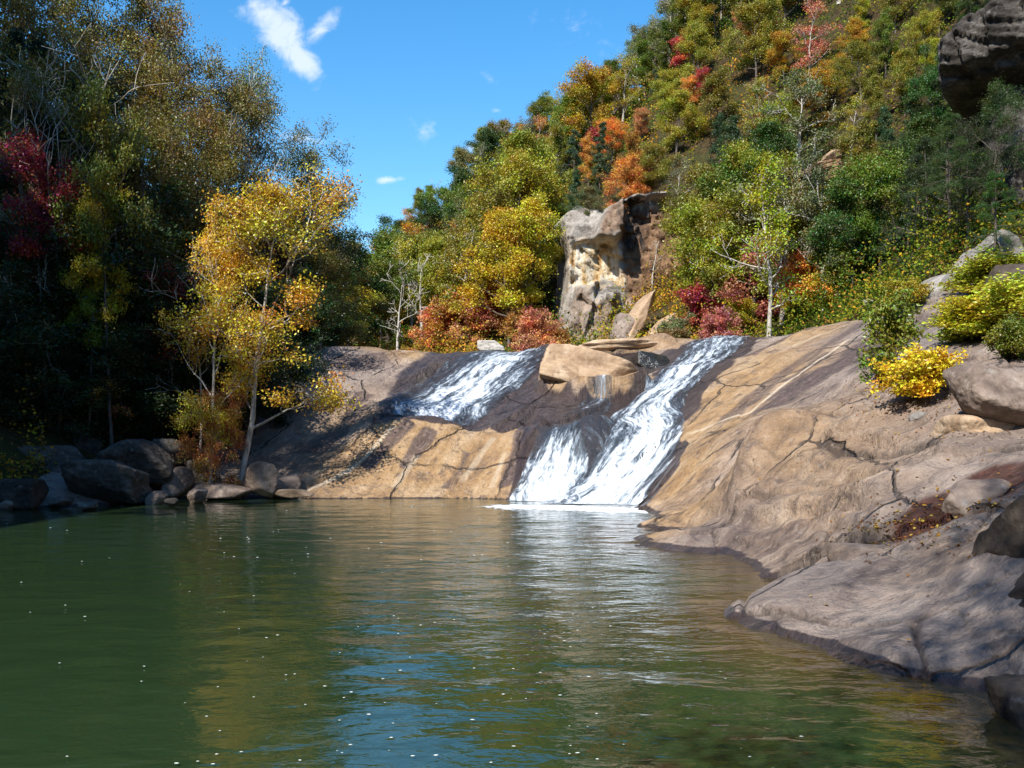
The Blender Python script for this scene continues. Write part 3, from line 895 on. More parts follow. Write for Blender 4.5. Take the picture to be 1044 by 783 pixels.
def cascade(name, secs, label, white, lift=.05, rough=.06, curve=0.0, n_s=70, step_t=.07):
    """secs: (left px,py,D, right px,py,D) from top to bottom; rides on the rock"""
    L = np.array([P(*s[:3]) for s in secs])
    R = np.array([P(*s[3:6]) for s in secs])
    wt = np.array([s[6] if len(s) > 6 else 1.0 for s in secs])
    mid = (L + R) / 2
    cum = np.concatenate([[0], np.cumsum(np.linalg.norm(np.diff(mid, axis=0), axis=1))])
    nt = int(cum[-1] / step_t)
    tt = np.linspace(0, cum[-1], nt)

    def cat(A):
        out = np.zeros((nt, A.shape[1]))
        Ap = np.vstack([2 * A[0] - A[1], A, 2 * A[-1] - A[-2]])
        k = np.clip(np.searchsorted(cum, tt, side='right') - 1, 0, len(cum) - 2)
        f = ((tt - cum[k]) / (cum[k + 1] - cum[k]))[:, None]
        p0, p1, p2, p3 = Ap[k], Ap[k + 1], Ap[k + 2], Ap[k + 3]
        return .5 * (2 * p1 + (p2 - p0) * f + (2 * p0 - 5 * p1 + 4 * p2 - p3) * f ** 2 + (3 * p1 - p0 - 3 * p2 + p3) * f ** 3)
    Lc, Rc = cat(L), cat(R)
    ww = np.interp(tt, cum, wt)
    s = np.linspace(-.08, 1.08, n_s)
    V = Lc[:, None] * (1 - s)[None, :, None] + Rc[:, None] * s[None, :, None]
    x, y = V[..., 0].ravel(), V[..., 1].ravel()
    z = rock_h(x, y)
    wid = np.linalg.norm(Rc - Lc, axis=1)
    sm = (s[None, :] * wid[:, None]).ravel()
    tm = np.repeat(tt, n_s)
    q = np.stack([sm, tm * .45, np.zeros_like(sm)], 1)
    bump = fbm(q, 2.2, 4, 5)
    e = np.minimum(s + .08, 1.08 - s)
    edge = np.tile(np.clip(e / .22, 0, 1), nt)
    tf = tm / cum[-1]
    edge = edge * sstep(0, .06, tf) if False else edge
    z = z + (lift + rough * np.abs(bump)) * np.clip(edge * 2.5, .1, 1) 
    z = np.maximum(z, .01)
    me = mesh_np(name, np.stack([x, y, z], 1), grid_faces(nt, n_s))
    fl = me.attributes.new('flow', 'FLOAT_VECTOR', 'POINT')
    fl.data.foreach_set('vector', np.stack([sm, tm, z], 1).astype(np.float32).ravel())
    sprof = np.tile(np.interp(s, np.linspace(0, 1, len(white)), white), nt)
    attr_f(me, 'white', np.clip(sprof * np.repeat(ww, n_s), 0, 1.2))
    attr_f(me, 'edge', edge)
    return tag(link(name, me, M_FALLS), label, 'waterfall', 'white cascades of the falls')


cascade('waterfall', [(500, 358, 45.8, 556, 358, 45.8, .55), (480, 366, 44.5, 552, 367, 44.4, .8), (448, 383, 42.4, 540, 380, 42.8, 1), (420, 400, 40.4, 520, 398, 40.7, 1.05), (392, 415, 38.6, 502, 414, 38.8, 1.1), (392, 426, 37.5, 478, 432, 37.2, 1.0)],
        'broad white sheet sliding down the upper left rock slab', [.25, .5, .85, 1.0, .95, .65, .35])
cascade('waterfall', [(712, 345, 45.3, 768, 346, 45, .75), (694, 362, 42.8, 752, 360, 42.8, .8), (668, 385, 39.8, 733, 382, 40, .95), (645, 405, 37.5, 712, 404, 37.5, 1.0), (622, 424, 35.9, 697, 424, 35.9, .95), (632, 440, 34.7, 696, 441, 34.6, 1.0),
                      (622, 458, 33.4, 694, 458, 33.2, 1.05), (598, 478, 32.3, 690, 478, 32, 1.1), (570, 498, 31.5, 676, 498, 31, 1.15), (555, 510, 31, 662, 512, 30.3, 1.2), (552, 516, 30.4, 662, 518, 29.7, 1.2)],
        'long white chute on the right pouring down into the pool', [.55, .85, 1.0, .95, .8, .55])
cascade('waterfall', [(548, 448, 34.4, 588, 448, 34.4, .3), (538, 468, 33.6, 594, 470, 33.5, .9), (530, 488, 32.9, 598, 490, 32.6, 1.1), (522, 506, 32.3, 592, 508, 31.8, 1.25), (519, 514, 31.5, 592, 516, 31.0, 1.25)],
        'short white curtain dropping left of the dark recess at the pool edge', [.6, .95, 1.05, .9, .5])
cascade('waterfall', [(602, 400, 39.7, 624, 407, 39.1, .7), (590, 415, 38.2, 622, 420, 37.9, .55), (572, 432, 36.6, 612, 435, 36.4, .35)],
        'thin trickle running down the dark slab below the stranded tawny block', [.5, .8, .7, .5], lift=.02, rough=.02)
cascade('waterfall', [(546, 437, 35.0, 640, 437, 34.7, .22), (552, 452, 34.4, 640, 450, 34.0, .42), (566, 470, 33.5, 640, 466, 33.2, .62), (578, 490, 32.6, 630, 486, 32.4, .8), (584, 506, 31.9, 620, 504, 31.7, .9)],
        'glassy dark veil of water over the recess between the white cascades', [.3, .5, .4, .5, .3], lift=.03, rough=.03)

# ------------------------------------------------------------------ boulders and cliffs


def ico(sub):
    import bmesh
    bm = bmesh.new()
    bmesh.ops.create_icosphere(bm, subdivisions=sub, radius=1.0)
    bm.verts.ensure_lookup_table()
    v = np.array([q.co[:] for q in bm.verts])
    f = np.array([[q.index for q in p.verts] for p in bm.faces])
    bm.free()
    return v, f


ICO = {k: ico(k) for k in (4, 5, 6)}


def rock_np(dims, seed, sub=5, planes=14, rough=.06, flat=.0, sharp=14.0, lay=0.0):
    r = np.random.default_rng(seed)
    d, f = ICO[sub]
    N = r.normal(size=(planes, 3))
    N /= np.linalg.norm(N, axis=1)[:, None]
    N = np.vstack([N, np.eye(3), -np.eye(3)])
    H = np.concatenate([r.uniform(.62, .95, planes), r.uniform(.75, .95, 6)])
    dn = np.maximum(d @ N.T, 1e-4) / H[None]
    rad = 1.0 / ((dn ** sharp).sum(1) ** (1 / sharp))
    v = d * rad[:, None]
    v *= 1 + rough * fbm(v + seed, 1.7, 5, seed)[:, None] + rough * .35 * fbm(v + seed, 6.0, 3, seed + 9)[:, None]
    if lay:
        zz = v[:, 2] * 7 + .8 * fbm(v, 1.2, 2, seed + 4)
        v[:, :2] *= (1 + lay * (np.abs((zz % 1) - .5) * 2 - .5))[:, None]
    return v * (np.asarray(dims) / 2)[None], f


def euler_m(rx, ry, rz):
    from mathutils import Euler
    return np.array(Euler((rx, ry, rz)).to_matrix())


def boulder(px, py, D, wpx, hpx, depth, seed, mat, label, name='boulder', rot=(0, 0, 0), sub=5, group=None, sink=.12, cat='boulder', **kw):
    """box of the boulder in photo pixels at distance D"""
    W, Hh = wpx * D / F, hpx * D / F * (1 + sink)
    c = P(px, py, D)
    v, f = rock_np((W, depth, Hh), seed, sub, **kw)
    v = v @ euler_m(*rot).T
    base = c[2] - Hh / 2
    v[:, 2] += Hh / 2
    me = mesh_np(name, v, f)
    o = link(name, me, mat)
    o.location = (c[0], c[1], base)
    return tag(o, label, cat, group)


boulder(1022, 409, 16.4, 140, 74, 2.0, 112, M_BROWN, 'big rounded brown boulder perched on the right rock bank', rot=(0, .12, .2), planes=11, rough=.08, sub=6, sharp=15, sink=.0)
boulder(942, 427, 18.4, 40, 15, .5, 8, M_GREY, 'small flat grey stone wedged left of the perched boulder', name='stone', cat='stone', rot=(0, .12, .3))
boulder(1020, 440, 16.6, 150, 34, 2.0, 19, M_TAWNY, 'low pale flat rock under the perched boulder', name='flat_rock', cat='rock', rot=(0, -.05, .1), sink=.5)
boulder(501, 353.5, 46.6, 32, 11, 1.1, 12, M_PALE, 'pale square block at the head of the left cascade', name='stone_block', cat='rock', planes=7, rough=.08, sharp=22)
boulder(887, 310, 40, 17, 12, .6, 14, M_GREY, 'small grey rock at the top of the tawny slope', name='rock', cat='rock')
boulder(603, 388, 41.0, 124, 46, 3.4, 131, M_TAWNY, 'tawny slab block stranded between the two white cascades', name='rock_ledge', cat='rock', rot=(-.3, .30, -.2), planes=10, rough=.08, sharp=34, sub=6, sink=.1)
boulder(636, 354, 45.4, 140, 11, 2.4, 134, M_TAWNY, 'long flat tawny shelf at the head of the falls between the cascades', name='rock_ledge', cat='rock', rot=(0, -.02, -.05), planes=14, rough=.12, sharp=14, sub=6, sink=.6)
boulder(662, 372, 42.6, 44, 22, 1.8, 135, M_WET, 'dark wet block left of the right-hand chute', name='rock_ledge', cat='rock', rot=(-.2, .1, .1), planes=8, rough=.05, sharp=30, sink=.1)
boulder(615, 372, 42.2, 11, 13, .5, 15, M_GREY, 'small squarish grey block in the gap beside the tawny ledge', name='stone_block', cat='rock', planes=3, rough=.03, sharp=22)
boulder(266, 488, 32.4, 36, 34, 1.1, 22, M_BROWN, 'upright grey block at the left foot of the falls', rot=(0, .25, .3), planes=6, sharp=20)
boulder(292, 497, 33.2, 34, 26, 1.1, 24, M_BROWN, 'dark leaning rock behind the upright grey block', rot=(0, -.3, .2), planes=6, sharp=20)
boulder(228, 500, 32.4, 74, 14, 1.8, 26, M_BROWN, 'low flat brown rock at the left waterline below the yellow tree', name='rock', cat='rock', sink=.5)
boulder(300, 503, 32.3, 44, 7, .7, 27, M_TAWNY, 'thin flat ledge stone at the waterline before the tawny face', name='rock', cat='rock', sink=.6)
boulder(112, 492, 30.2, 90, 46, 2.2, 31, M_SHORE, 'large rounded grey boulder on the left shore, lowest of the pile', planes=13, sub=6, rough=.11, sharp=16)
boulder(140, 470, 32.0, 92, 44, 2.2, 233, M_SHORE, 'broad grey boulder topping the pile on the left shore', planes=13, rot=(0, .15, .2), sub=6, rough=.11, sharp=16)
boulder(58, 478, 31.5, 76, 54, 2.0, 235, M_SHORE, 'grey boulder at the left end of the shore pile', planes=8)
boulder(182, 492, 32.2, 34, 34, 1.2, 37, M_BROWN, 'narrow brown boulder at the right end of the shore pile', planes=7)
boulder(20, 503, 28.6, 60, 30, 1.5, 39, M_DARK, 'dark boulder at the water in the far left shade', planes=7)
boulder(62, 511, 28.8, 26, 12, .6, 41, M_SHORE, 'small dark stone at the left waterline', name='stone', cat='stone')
SH = [(8, 515, 20, 9), (32, 513, 16, 9), (88, 516, 22, 8), (160, 508, 24, 12), (176, 512, 18, 8), (200, 506, 24, 14), (90, 455, 46, 26), (175, 462, 40, 24), (30, 470, 40, 30), (205, 482, 36, 22), (246, 500, 18, 14), (10, 485, 44, 28)]
WORDS = ['far left', 'second from the left', 'third from the left', 'fourth from the left', 'fifth from the left', 'sixth from the left', 'seventh from the left', 'eighth from the left', 'ninth from the left', 'tenth from the left', 'eleventh from the left', 'rightmost']
for k, (px, py, a, b) in enumerate(sorted(SH)):
    D = 31.6 if py > 500 else 33.5
    D = 2.2 * F / (py + b / 2 - HOR) if py > 500 else D
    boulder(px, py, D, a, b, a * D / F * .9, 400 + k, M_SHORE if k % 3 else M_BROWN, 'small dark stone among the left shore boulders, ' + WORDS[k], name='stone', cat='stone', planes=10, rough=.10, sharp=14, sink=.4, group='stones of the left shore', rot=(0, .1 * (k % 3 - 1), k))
boulder(320, 355, 43.4, 20, 13, .7, 43, M_GREY, 'grey stone on the left rock shoulder under the leaves', name='stone', cat='stone')
boulder(300, 405, 40, 70, 34, 2.0, 45, M_GREY, 'rounded grey hump on the shaded left rock', planes=8)
boulder(1064, 735, 7.6, 100, 80, 1.0, 53, M_DARK, 'dark rock in the bottom right corner', name='rock', cat='rock', planes=16, rough=.14, sharp=22)
boulder(1000, 505, 13.4, 95, 34, 1.0, 55, M_BROWN, 'brown boulder above the red wet crevice', rot=(0, -.25, .2), planes=8)
boulder(893, 568, 13.3, 90, 22, 1.2, 57, M_BROWN, 'low rounded stone left of the red wet crevice', name='stone', cat='stone', planes=8, sink=.4)


def blocks(name, items, label, cat='cliff', mats=None):
    """one cliff: body plus differently coloured faces as parts. items: (px,py,D,wpx,hpx,depth,seed,mat,part,rot)"""
    p0 = P(items[0][0], items[0][1] + items[0][4] / 2, items[0][2])
    root = empty(name, p0)
    tag(root, label, cat)
    for (px, py, D, wpx, hpx, dep, seed, mat, part, rot, kw) in items:
        v, f = rock_np((wpx * D / F, dep, hpx * D / F), seed, 6, **kw)
        v = v @ euler_m(*rot).T + (P(px, py, D) + np.array([0, dep * .3, 0]) - p0)
        link(part, mesh_np(part, v, f), mat, root)
    return root


KC = dict(planes=16, rough=.10, sharp=24, lay=.03)
KB = dict(planes=7, rough=.06, sharp=26)


def carved_cliff(name, label, outline, feats, D0, m, lean, back, seed, mat, paints, step=.10, rough=.5, strata=0.0, turn=0.0, size=1.0):
    """a thick rock face. outline and features are polygons on the face (photo pixels at D0, m metres per pixel);
    feats: (polygon, metres forward, softness); paints: (polygon, slot, amount)"""
    ox, oy = np.mean([p[0] for p in outline]), max(p[1] for p in outline)
    loc = lambda p: ((p[0] - ox) * m, (oy - p[1]) * m)
    out = [loc(p) for p in outline]
    xs = np.arange(min(p[0] for p in out) - .6, max(p[0] for p in out) + .6, step)
    zs = np.arange(min(p[1] for p in out) - .3, max(p[1] for p in out) + .6, step)
    Z, X = np.meshgrid(zs, xs, indexing='ij')
    a, b = X.ravel(), Z.ravel()
    wa = a + .35 * fbm2(a, b, .5, 4, seed)
    wb = b + .35 * fbm2(a, b, .5, 4, seed + 5)
    dep = lean * b
    for pts, fwd, soft in feats:
        dep = dep - fwd * sstep(-soft, soft, poly_sd(wa, wb, [loc(p) for p in pts]))
    dep = dep - rough * (.55 * facet(wa * 1.2 + wb * .4, wb * .55, 1.6, seed + 20) + .25 * facet(wa, wb, .6, seed + 30) + .5 * fbm2(a, b, .5, 5, seed + 2))
    if strata:
        q = (wb + .35 * wa) * 2.2 + .6 * fbm2(a, b, .4, 3, seed + 7)
        dep = dep - strata * (np.abs((q % 1) - .5) * 2 + _hash(np.floor(q).astype(np.int64), np.zeros(len(q), np.int64), np.zeros(len(q), np.int64), seed))
    sd = poly_sd(wa, wb, out)
    dep = dep + back * sstep(.30, -.55, sd) ** 1.3           # the rim turns back into the hill
    o0 = P(ox, oy, D0)
    front = np.stack([a, dep, b], 1)
    nr, nc = len(zs), len(xs)
    fq = grid_faces(nr, nc)
    N = nr * nc
    fq = fq[(sd[fq] > -.55).all(1)]
    used = np.unique(fq)
    remap = np.full(N, -1)
    remap[used] = np.arange(len(used))
    me = mesh_np(name, front[used], remap[fq])
    masks = np.zeros((N, 4))
    for pts, slot, amt in paints:
        k = amt * sstep(-.25, .25, poly_sd(wa, wb, [loc(p) for p in pts]) + .4 * fbm2(a, b, 1.0, 4, seed + 11))
        masks[:, slot] = np.maximum(masks[:, slot], k)
    attr_c(me, 'mask', masks[used])
    o = link(name, me, mat)
    o.location = o0
    o.rotation_euler.z = turn
    o.scale = (size, size, size)
    return tag(o, label, 'cliff')


def mat_cliff():
    m, n, out = new_mat('cliff_rock')
    co = n.n.new('ShaderNodeTexCoord').outputs['Object']
    at = n.n.new('ShaderNodeAttribute')
    at.attribute_name = 'mask'
    A = n.node('ShaderNodeSeparateColor', {0: at.outputs['Color']})
    rust, cream, dark = A.outputs
    a = n.noise(co, .9, 9, .68, .6)
    f = n.noise(co, 6.0, 8, .7)
    s = n.node('ShaderNodeMapping', {'Vector': co, 'Scale': (1.6, 1.6, .14)}).outputs[0]
    sn = n.noise(s, 1.3, 7, .65, .2)
    mixn = n.math('ADD', n.math('MULTIPLY', a, .65), n.math('MULTIPLY', f, .35))
    c = n.ramp(mixn, [(.36, (.12, .10, .085)), (.5, (.34, .30, .26)), (.62, (.52, .48, .43))])
    c = n.mix(rust, c, n.ramp(n.math('ADD', n.math('MULTIPLY', mixn, .5), n.math('MULTIPLY', sn, .5)), [(.38, (.045, .030, .024)), (.5, (.20, .115, .065)), (.62, (.34, .22, .135))]))
    c = n.mix(cream, c, n.ramp(sn, [(.38, (.36, .20, .075)), (.47, (.54, .41, .24)), (.55, (.62, .56, .46)), (.66, (.50, .44, .37))]))
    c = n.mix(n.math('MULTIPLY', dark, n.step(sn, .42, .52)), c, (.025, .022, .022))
    c = n.mix(n.math('MULTIPLY', n.step(f, .54, .66), .4), c, (.07, .06, .05))
    h = n.math('ADD', n.math('MULTIPLY', f, .6), n.noise(co, 2.0, 8, .66, .6))
    bp = n.node('ShaderNodeBump', {'Strength': .8, 'Distance': .25, 'Height': h})
    principled(n, out, Base_Color=c, Roughness=.9, Normal=bp.outputs[0], Specular_IOR_Level=.2)
    return m


M_FACE = mat_cliff()
carved_cliff('cliff', 'pale cream and rusty cliff standing behind the falls, overhang in the middle',
             [(566, 362), (574, 320), (578, 285), (580, 240), (576, 215), (590, 196), (612, 204), (630, 200), (650, 186), (684, 184), (702, 215), (705, 262), (700, 300), (706, 362)],
             [([(606, 238), (622, 205), (640, 196), (642, 232), (630, 242)], 1.5, .18), ([(583, 286), (583, 244), (606, 238), (632, 242), (636, 292)], -.5, .15),
              ([(645, 222), (642, 196), (660, 188), (688, 190), (690, 214)], -1.6, .25), ([(640, 300), (640, 222), (694, 216), (700, 300)], -.35, .3),
              ([(564, 366), (590, 290), (612, 283), (606, 310), (590, 366)], 1.5, .15), ([(594, 366), (600, 318), (612, 298), (626, 302), (628, 366)], 2.0, .35), ([(636, 366), (668, 300), (684, 296), (664, 366)], 1.4, .15),
              ([(672, 366), (690, 322), (706, 318), (700, 366)], 1.6, .15)],
             62.5, 62.5 / F, .22, 5.0, 300, M_FACE,
             [([(636, 310), (636, 222), (650, 200), (710, 200), (712, 310)], 0, 1.0), ([(612, 238), (626, 204), (640, 200), (642, 236)], 0, .8), ([(570, 366), (590, 292), (606, 292), (590, 366)], 0, .55), ([(594, 366), (602, 310), (628, 310), (630, 366)], 0, .6),
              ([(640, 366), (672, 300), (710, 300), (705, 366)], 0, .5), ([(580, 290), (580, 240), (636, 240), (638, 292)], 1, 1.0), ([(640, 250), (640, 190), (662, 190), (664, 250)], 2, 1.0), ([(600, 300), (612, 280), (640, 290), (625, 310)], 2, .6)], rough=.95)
blocks('crag', [(573, 135, 92, 30, 60, 5, 71, M_CLIFF, 'rock_face', (0, .2, .2), KC), (566, 165, 90, 20, 60, 5, 72, M_CLIFF, 'rock_face', (0, .1, 0), KC)],
       'pale grey crag near the skyline on the left of the hillside')
blocks('crag', [(632, 104, 88, 18, 24, 2.5, 73, M_CLIFF, 'rock_face', (0, .2, 0), KC)], 'small pale outcrop among trees under the skyline')
carved_cliff('crag', 'tall brown crag at the top edge of the hillside', [(818, 50), (820, -20), (850, -40), (900, -30), (905, 10), (880, 34), (856, 22), (846, 30), (838, 52)],
             [([(828, 60), (832, -30), (846, -30), (842, 60)], 1.2, .15)], 82, 82 / F, .15, 5.0, 320, M_FACE, [([(838, 60), (838, -40), (910, -40), (910, 40)], 0, .9)], rough=.8)
for k, (px, py, D, a, b, rot, m_, lab) in enumerate(((650, 322, 57, 20, 80, .70, M_TAWNY, 'long tilted tan slab right of the cream cliff, uppermost of three'), (672, 338, 56, 16, 58, .85, M_TAWNY, 'tilted tan slab at the cliff foot, middle of three'), (634, 338, 56.5, 20, 44, .5, M_BROWN, 'short tilted brown slab at the cliff foot, nearest the falls'))):
    boulder(px, py, D, a, b, 2.2, 610 + k, m_, lab, name='tilted_rock', cat='rock', rot=(-.2, rot, .2), planes=9, rough=.08, sharp=30, group='tilted slabs at the cliff foot')
blocks('crag', [(830, 178, 58, 70, 26, 4, 78, M_RUST, 'rock_face', (0, -.35, 0), KC), (760, 178, 62, 50, 18, 4, 79, M_GREY, 'rock_face', (0, .1, 0), KC), (850, 160, 59, 34, 20, 3, 80, M_TAWNY, 'rock_face', (0, -.4, 0), KC)],
       'bare brown ledge across the middle of the hillside')
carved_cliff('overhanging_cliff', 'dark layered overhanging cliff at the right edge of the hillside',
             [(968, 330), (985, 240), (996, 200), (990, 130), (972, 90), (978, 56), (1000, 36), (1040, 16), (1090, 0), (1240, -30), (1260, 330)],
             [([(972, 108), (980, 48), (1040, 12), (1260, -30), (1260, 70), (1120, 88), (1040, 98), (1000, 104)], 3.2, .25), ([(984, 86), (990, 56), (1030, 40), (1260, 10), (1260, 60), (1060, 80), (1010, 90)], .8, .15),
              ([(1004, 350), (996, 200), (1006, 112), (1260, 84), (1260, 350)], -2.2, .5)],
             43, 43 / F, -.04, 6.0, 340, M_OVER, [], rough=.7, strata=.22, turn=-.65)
boulder(1072, 562, 10.2, 124, 120, 1.7, 501, M_DARK, 'dark angular rock at the right edge, topmost of three above the near slab', name='rock', cat='rock', planes=16, rough=.12, sharp=40, sub=6, sink=.25, rot=(.1, .25, .3))
boulder(1086, 655, 9.2, 150, 170, 1.6, 507, M_DARK, 'dark angular rock at the right edge, middle of three above the near slab', name='rock', cat='rock', planes=16, rough=.12, sharp=40, sub=6, sink=.25, rot=(.2, -.2, 1.0))
boulder(1058, 175, 41.5, 130, 190, 5.0, 520, M_OVER, 'tall dark cliff wall in shade below the layered overhang at the right edge', name='cliff', cat='cliff', planes=20, rough=.14, sharp=26, sub=6, rot=(.15, 0, .3))  # dark colour stands in for the wall's shade
for i, (px, py, D, a, b, dd, rot, lab) in enumerate([
        (985, 278, 36, 26, 70, 2.0, .9, 'tall grey slab leaning on the rocks below the overhang'),
        (1012, 262, 34.5, 40, 44, 2.2, .4, 'blocky grey rock nearest the foot of the overhang'),
        (955, 300, 36, 40, 28, 1.8, -.5, 'light grey tilted rock at the upper end of the rock slope'),
        (1030, 285, 31, 40, 34, 2.0, .3, 'dark block under the leaning grey slab')]):
    boulder(px, py, D, a, b, dd, 90 + i, M_GREY if i != 3 else M_DARK, lab, name='rock', cat='rock', rot=(0, rot, .2), planes=7, sharp=22)

exec_trees = True
# ------------------------------------------------------------------ trees


def norm(v):
    return v / (np.linalg.norm(v) + 1e-9)


def skeleton(r, H, r0, base, spread, nmain, prof, levels=3, kids=(4, 3), up=.25, wob=.05, e0=15, e1=65, top=.95, lean=(0, 0), forks=1):
    paths, anchors = [], []

    def branch(p, d, L, rad, lev):
        n = 5 if lev < 3 else 3
        pts, rr = [p.copy()], [rad]
        q = p.copy()
        for i in range(n):
            d = norm(d + r.normal(size=3) * .20 + np.array([0, 0, up * .35]))
            q = q + d * L / n
            pts.append(q.copy())
            rr.append(rad * (1 - .75 * (i + 1) / n))
        paths.append((np.array(pts), np.array(rr), lev))
        pts = np.array(pts)
        if lev < levels:
            for c in range(kids[lev - 1]):
                t = r.uniform(.3, 1.0)
                k = min(int(t * n), n - 1)
                b = pts[k] + (pts[k + 1] - pts[k]) * (t * n - k)
                ax = norm(np.cross(d, r.normal(size=3)))
                dd = norm(d * .75 + ax * r.uniform(.6, 1.0))
                branch(b, dd, L * r.uniform(.42, .62), rad * .5 * (1 - .4 * t), lev + 1)
            anchors.append(pts[-1])
        else:
            anchors.extend(pts[1:])
    for fk in range(forks):
        n = 10
        q = np.zeros(3) if forks == 1 else np.array([r.normal() * .12, r.normal() * .12, 0])
        ang = fk * 2 * math.pi / forks + r.uniform(0, 1)
        ln = np.array([lean[0], lean[1]]) + (0 if forks == 1 else 1) * np.array([math.cos(ang), math.sin(ang)]) * .28
        pts = [q.copy()]
        hh = H * top * (1 if fk == 0 else r.uniform(.75, .95))
        dw = np.zeros(2)
        for i in range(n):
            dw = dw * .6 + r.normal(size=2) * wob
            q = q + np.array([dw[0] + ln[0] / 1.0 * .35, dw[1] + ln[1] * .35, 1.0]) * hh / n
            pts.append(q.copy())
        pts = np.array(pts)
        tr = np.linspace(0, 1, n + 1)
        rad = r0 * (1 - .88 * tr) * (1 if forks == 1 else .7)
        rad[0] *= 1.35
        paths.append((pts, rad, 0))
        for i in range(nmain):
            s = (i + r.uniform(.1, .9)) / nmain
            t = base + (1 - base) * s
            k = min(int(t * n), n - 1)
            b = pts[k] + (pts[k + 1] - pts[k]) * (t * n - k)
            az = i * 2.4 + r.uniform(-.5, .5)
            el = math.radians(e0 + (e1 - e0) * s + r.uniform(-12, 12))
            d = np.array([math.cos(az) * math.cos(el), math.sin(az) * math.cos(el), math.sin(el)])
            branch(b, d, spread * prof(s) * r.uniform(.5, 1.4), max(.012, rad[k] * .55), 1)
        anchors.append(pts[-1])
    return paths, np.array(anchors)


def tubes(paths, minr=.008, maxlev=9, fat=1.0):
    V, Q, b = [], [], 0
    for pts, rad, lev in paths:
        if lev > maxlev:
            continue
        k = 7 if lev == 0 else (5 if lev == 1 else 3)
        n = len(pts)
        t = np.gradient(pts, axis=0)
        t /= np.linalg.norm(t, axis=1)[:, None] + 1e-9
        ref = np.where(np.abs(t[:, 2:3]) > .9, np.array([[1., 0, 0]]), np.array([[0, 0, 1.]]))
        u = np.cross(t, ref)
        u /= np.linalg.norm(u, axis=1)[:, None] + 1e-9
        w_ = np.cross(t, u)
        a = np.arange(k) * 2 * math.pi / k
        rr = np.maximum(rad * fat, minr)
        ring = pts[:, None] + rr[:, None, None] * (np.cos(a)[None, :, None] * u[:, None] + np.sin(a)[None, :, None] * w_[:, None])
        V.append(ring.reshape(-1, 3))
        i = np.arange(n - 1)[:, None] * k
        j = np.arange(k)[None, :]
        j2 = (j + 1) % k
        Q.append((np.stack([i + j, i + j2, i + k + j2, i + k + j], -1) + b).reshape(-1, 4))
        b += n * k
    return np.vstack(V), np.vstack(Q)


def leaf_quads(r, C, sa, sb, upb=.35):
    n = len(C)
    nor = r.normal(size=(n, 3))
    nor[:, 2] += upb * np.sign(r.normal(size=n) + .8)
    nor /= np.linalg.norm(nor, axis=1)[:, None]
    ref = r.normal(size=(n, 3))
    u = np.cross(nor, ref)
    u /= np.linalg.norm(u, axis=1)[:, None] + 1e-9
    v = np.cross(nor, u)
    k = r.uniform(.65, 1.35, n)[:, None]
    a, b = sa * k / 2, sb * k / 2
    bend = nor * a * .25
    P4 = np.stack([C - u * a - bend, C - v * b + u * a * .1, C + u * a - bend, C + v * b + u * a * .1], 1).reshape(-1, 3)
    return P4, np.arange(4 * n).reshape(-1, 4)


def crown_mesh(name, r, anchors, per, sig, sa, sb, keep=1.0, upb=.35, droop=0.0):
    A = anchors[r.random(len(anchors)) < keep]
    C = np.repeat(A, per, axis=0)
    cl = np.repeat(r.random(len(A)), per)
    off = r.normal(size=C.shape) * np.array([sig, sig, sig * .62])
    C = C + off
    C[:, 2] -= droop * np.linalg.norm(off[:, :2], axis=1)
    V, Q = leaf_quads(r, C, sa, sb, upb)
    me = mesh_np(name, V, Q, smooth=False)
    attr_f(me, 'tint', np.repeat(r.random(len(C)), 4))
    attr_f(me, 'clump', np.repeat(cl, 4))
    me.materials.append(M_LEAF)
    return me


def wood_mesh(name, paths, mat, **kw):
    v, q = tubes(paths, **kw)
    me = mesh_np(name, v, q)
    me.materials.append(mat)
    return me


PR_ROUND = lambda s: math.sin(math.pi * (.22 + .68 * s))
PR_CONE = lambda s: 1.05 - .85 * s
PR_VASE = lambda s: .55 + .45 * s
PR_OVAL = lambda s: .65 + .35 * math.sin(math.pi * s)

KINDS = {}


def kind(key, seed, H, r0, base, spread, nmain, prof, per, sig, leaf, bark=None, keep=1.0, upb=.35, droop=0.0, fat=1.0, maxlev=9, minr=.008, **kw):
    r = np.random.default_rng(seed)
    paths, anchors = skeleton(r, H, r0, base, spread, nmain, prof, **kw)
    wm = wood_mesh('trunk', paths, bark or M_BARK, fat=fat, maxlev=maxlev, minr=minr)
    cm = crown_mesh('crown', r, anchors, per, sig, leaf[0], leaf[1], keep, upb, droop) if per else None
    KINDS.setdefault(key, []).append((H, wm, cm))


# far hillside trees
for s in range(5):
    kind('far_round', 100 + s, 9.0, .17, .22, 3.0, 14, PR_ROUND, 44, .36, (.165, .11), upb=.8, keep=.85, minr=.02, wob=.05)
for s in range(3):
    kind('far_tall', 120 + s, 11.0, .17, .2, 2.3, 16, PR_OVAL, 42, .33, (.16, .105), upb=.8, keep=.8, minr=.02, wob=.04)
for s in range(3):
    kind('far_sparse', 130 + s, 9.0, .15, .22, 2.6, 11, PR_OVAL, 13, .30, (.17, .11), upb=.8, bark=M_PBARK, keep=.75, minr=.022, wob=.07, fat=1.15)
for s in range(3):
    kind('far_pine', 140 + s, 11.0, .16, .15, 2.3, 24, PR_CONE, 26, .20, (.26, .055), kids=(4, 0), levels=2, e0=-8, e1=35, up=.05, keep=1, minr=.02, wob=.015, droop=.3)
for s in range(3):
    kind('far_shrub', 150 + s, 3.2, .05, .08, 1.5, 9, PR_ROUND, 18, .20, (.15, .10), upb=.8, forks=3, keep=.9, minr=.012, kids=(3, 2))
kind('far_dead', 160, 9.5, .16, .3, 2.6, 9, PR_OVAL, 0, .1, (.1, .1), bark=M_PBARK, minr=.025, wob=.06, fat=1.2, kids=(3, 2))
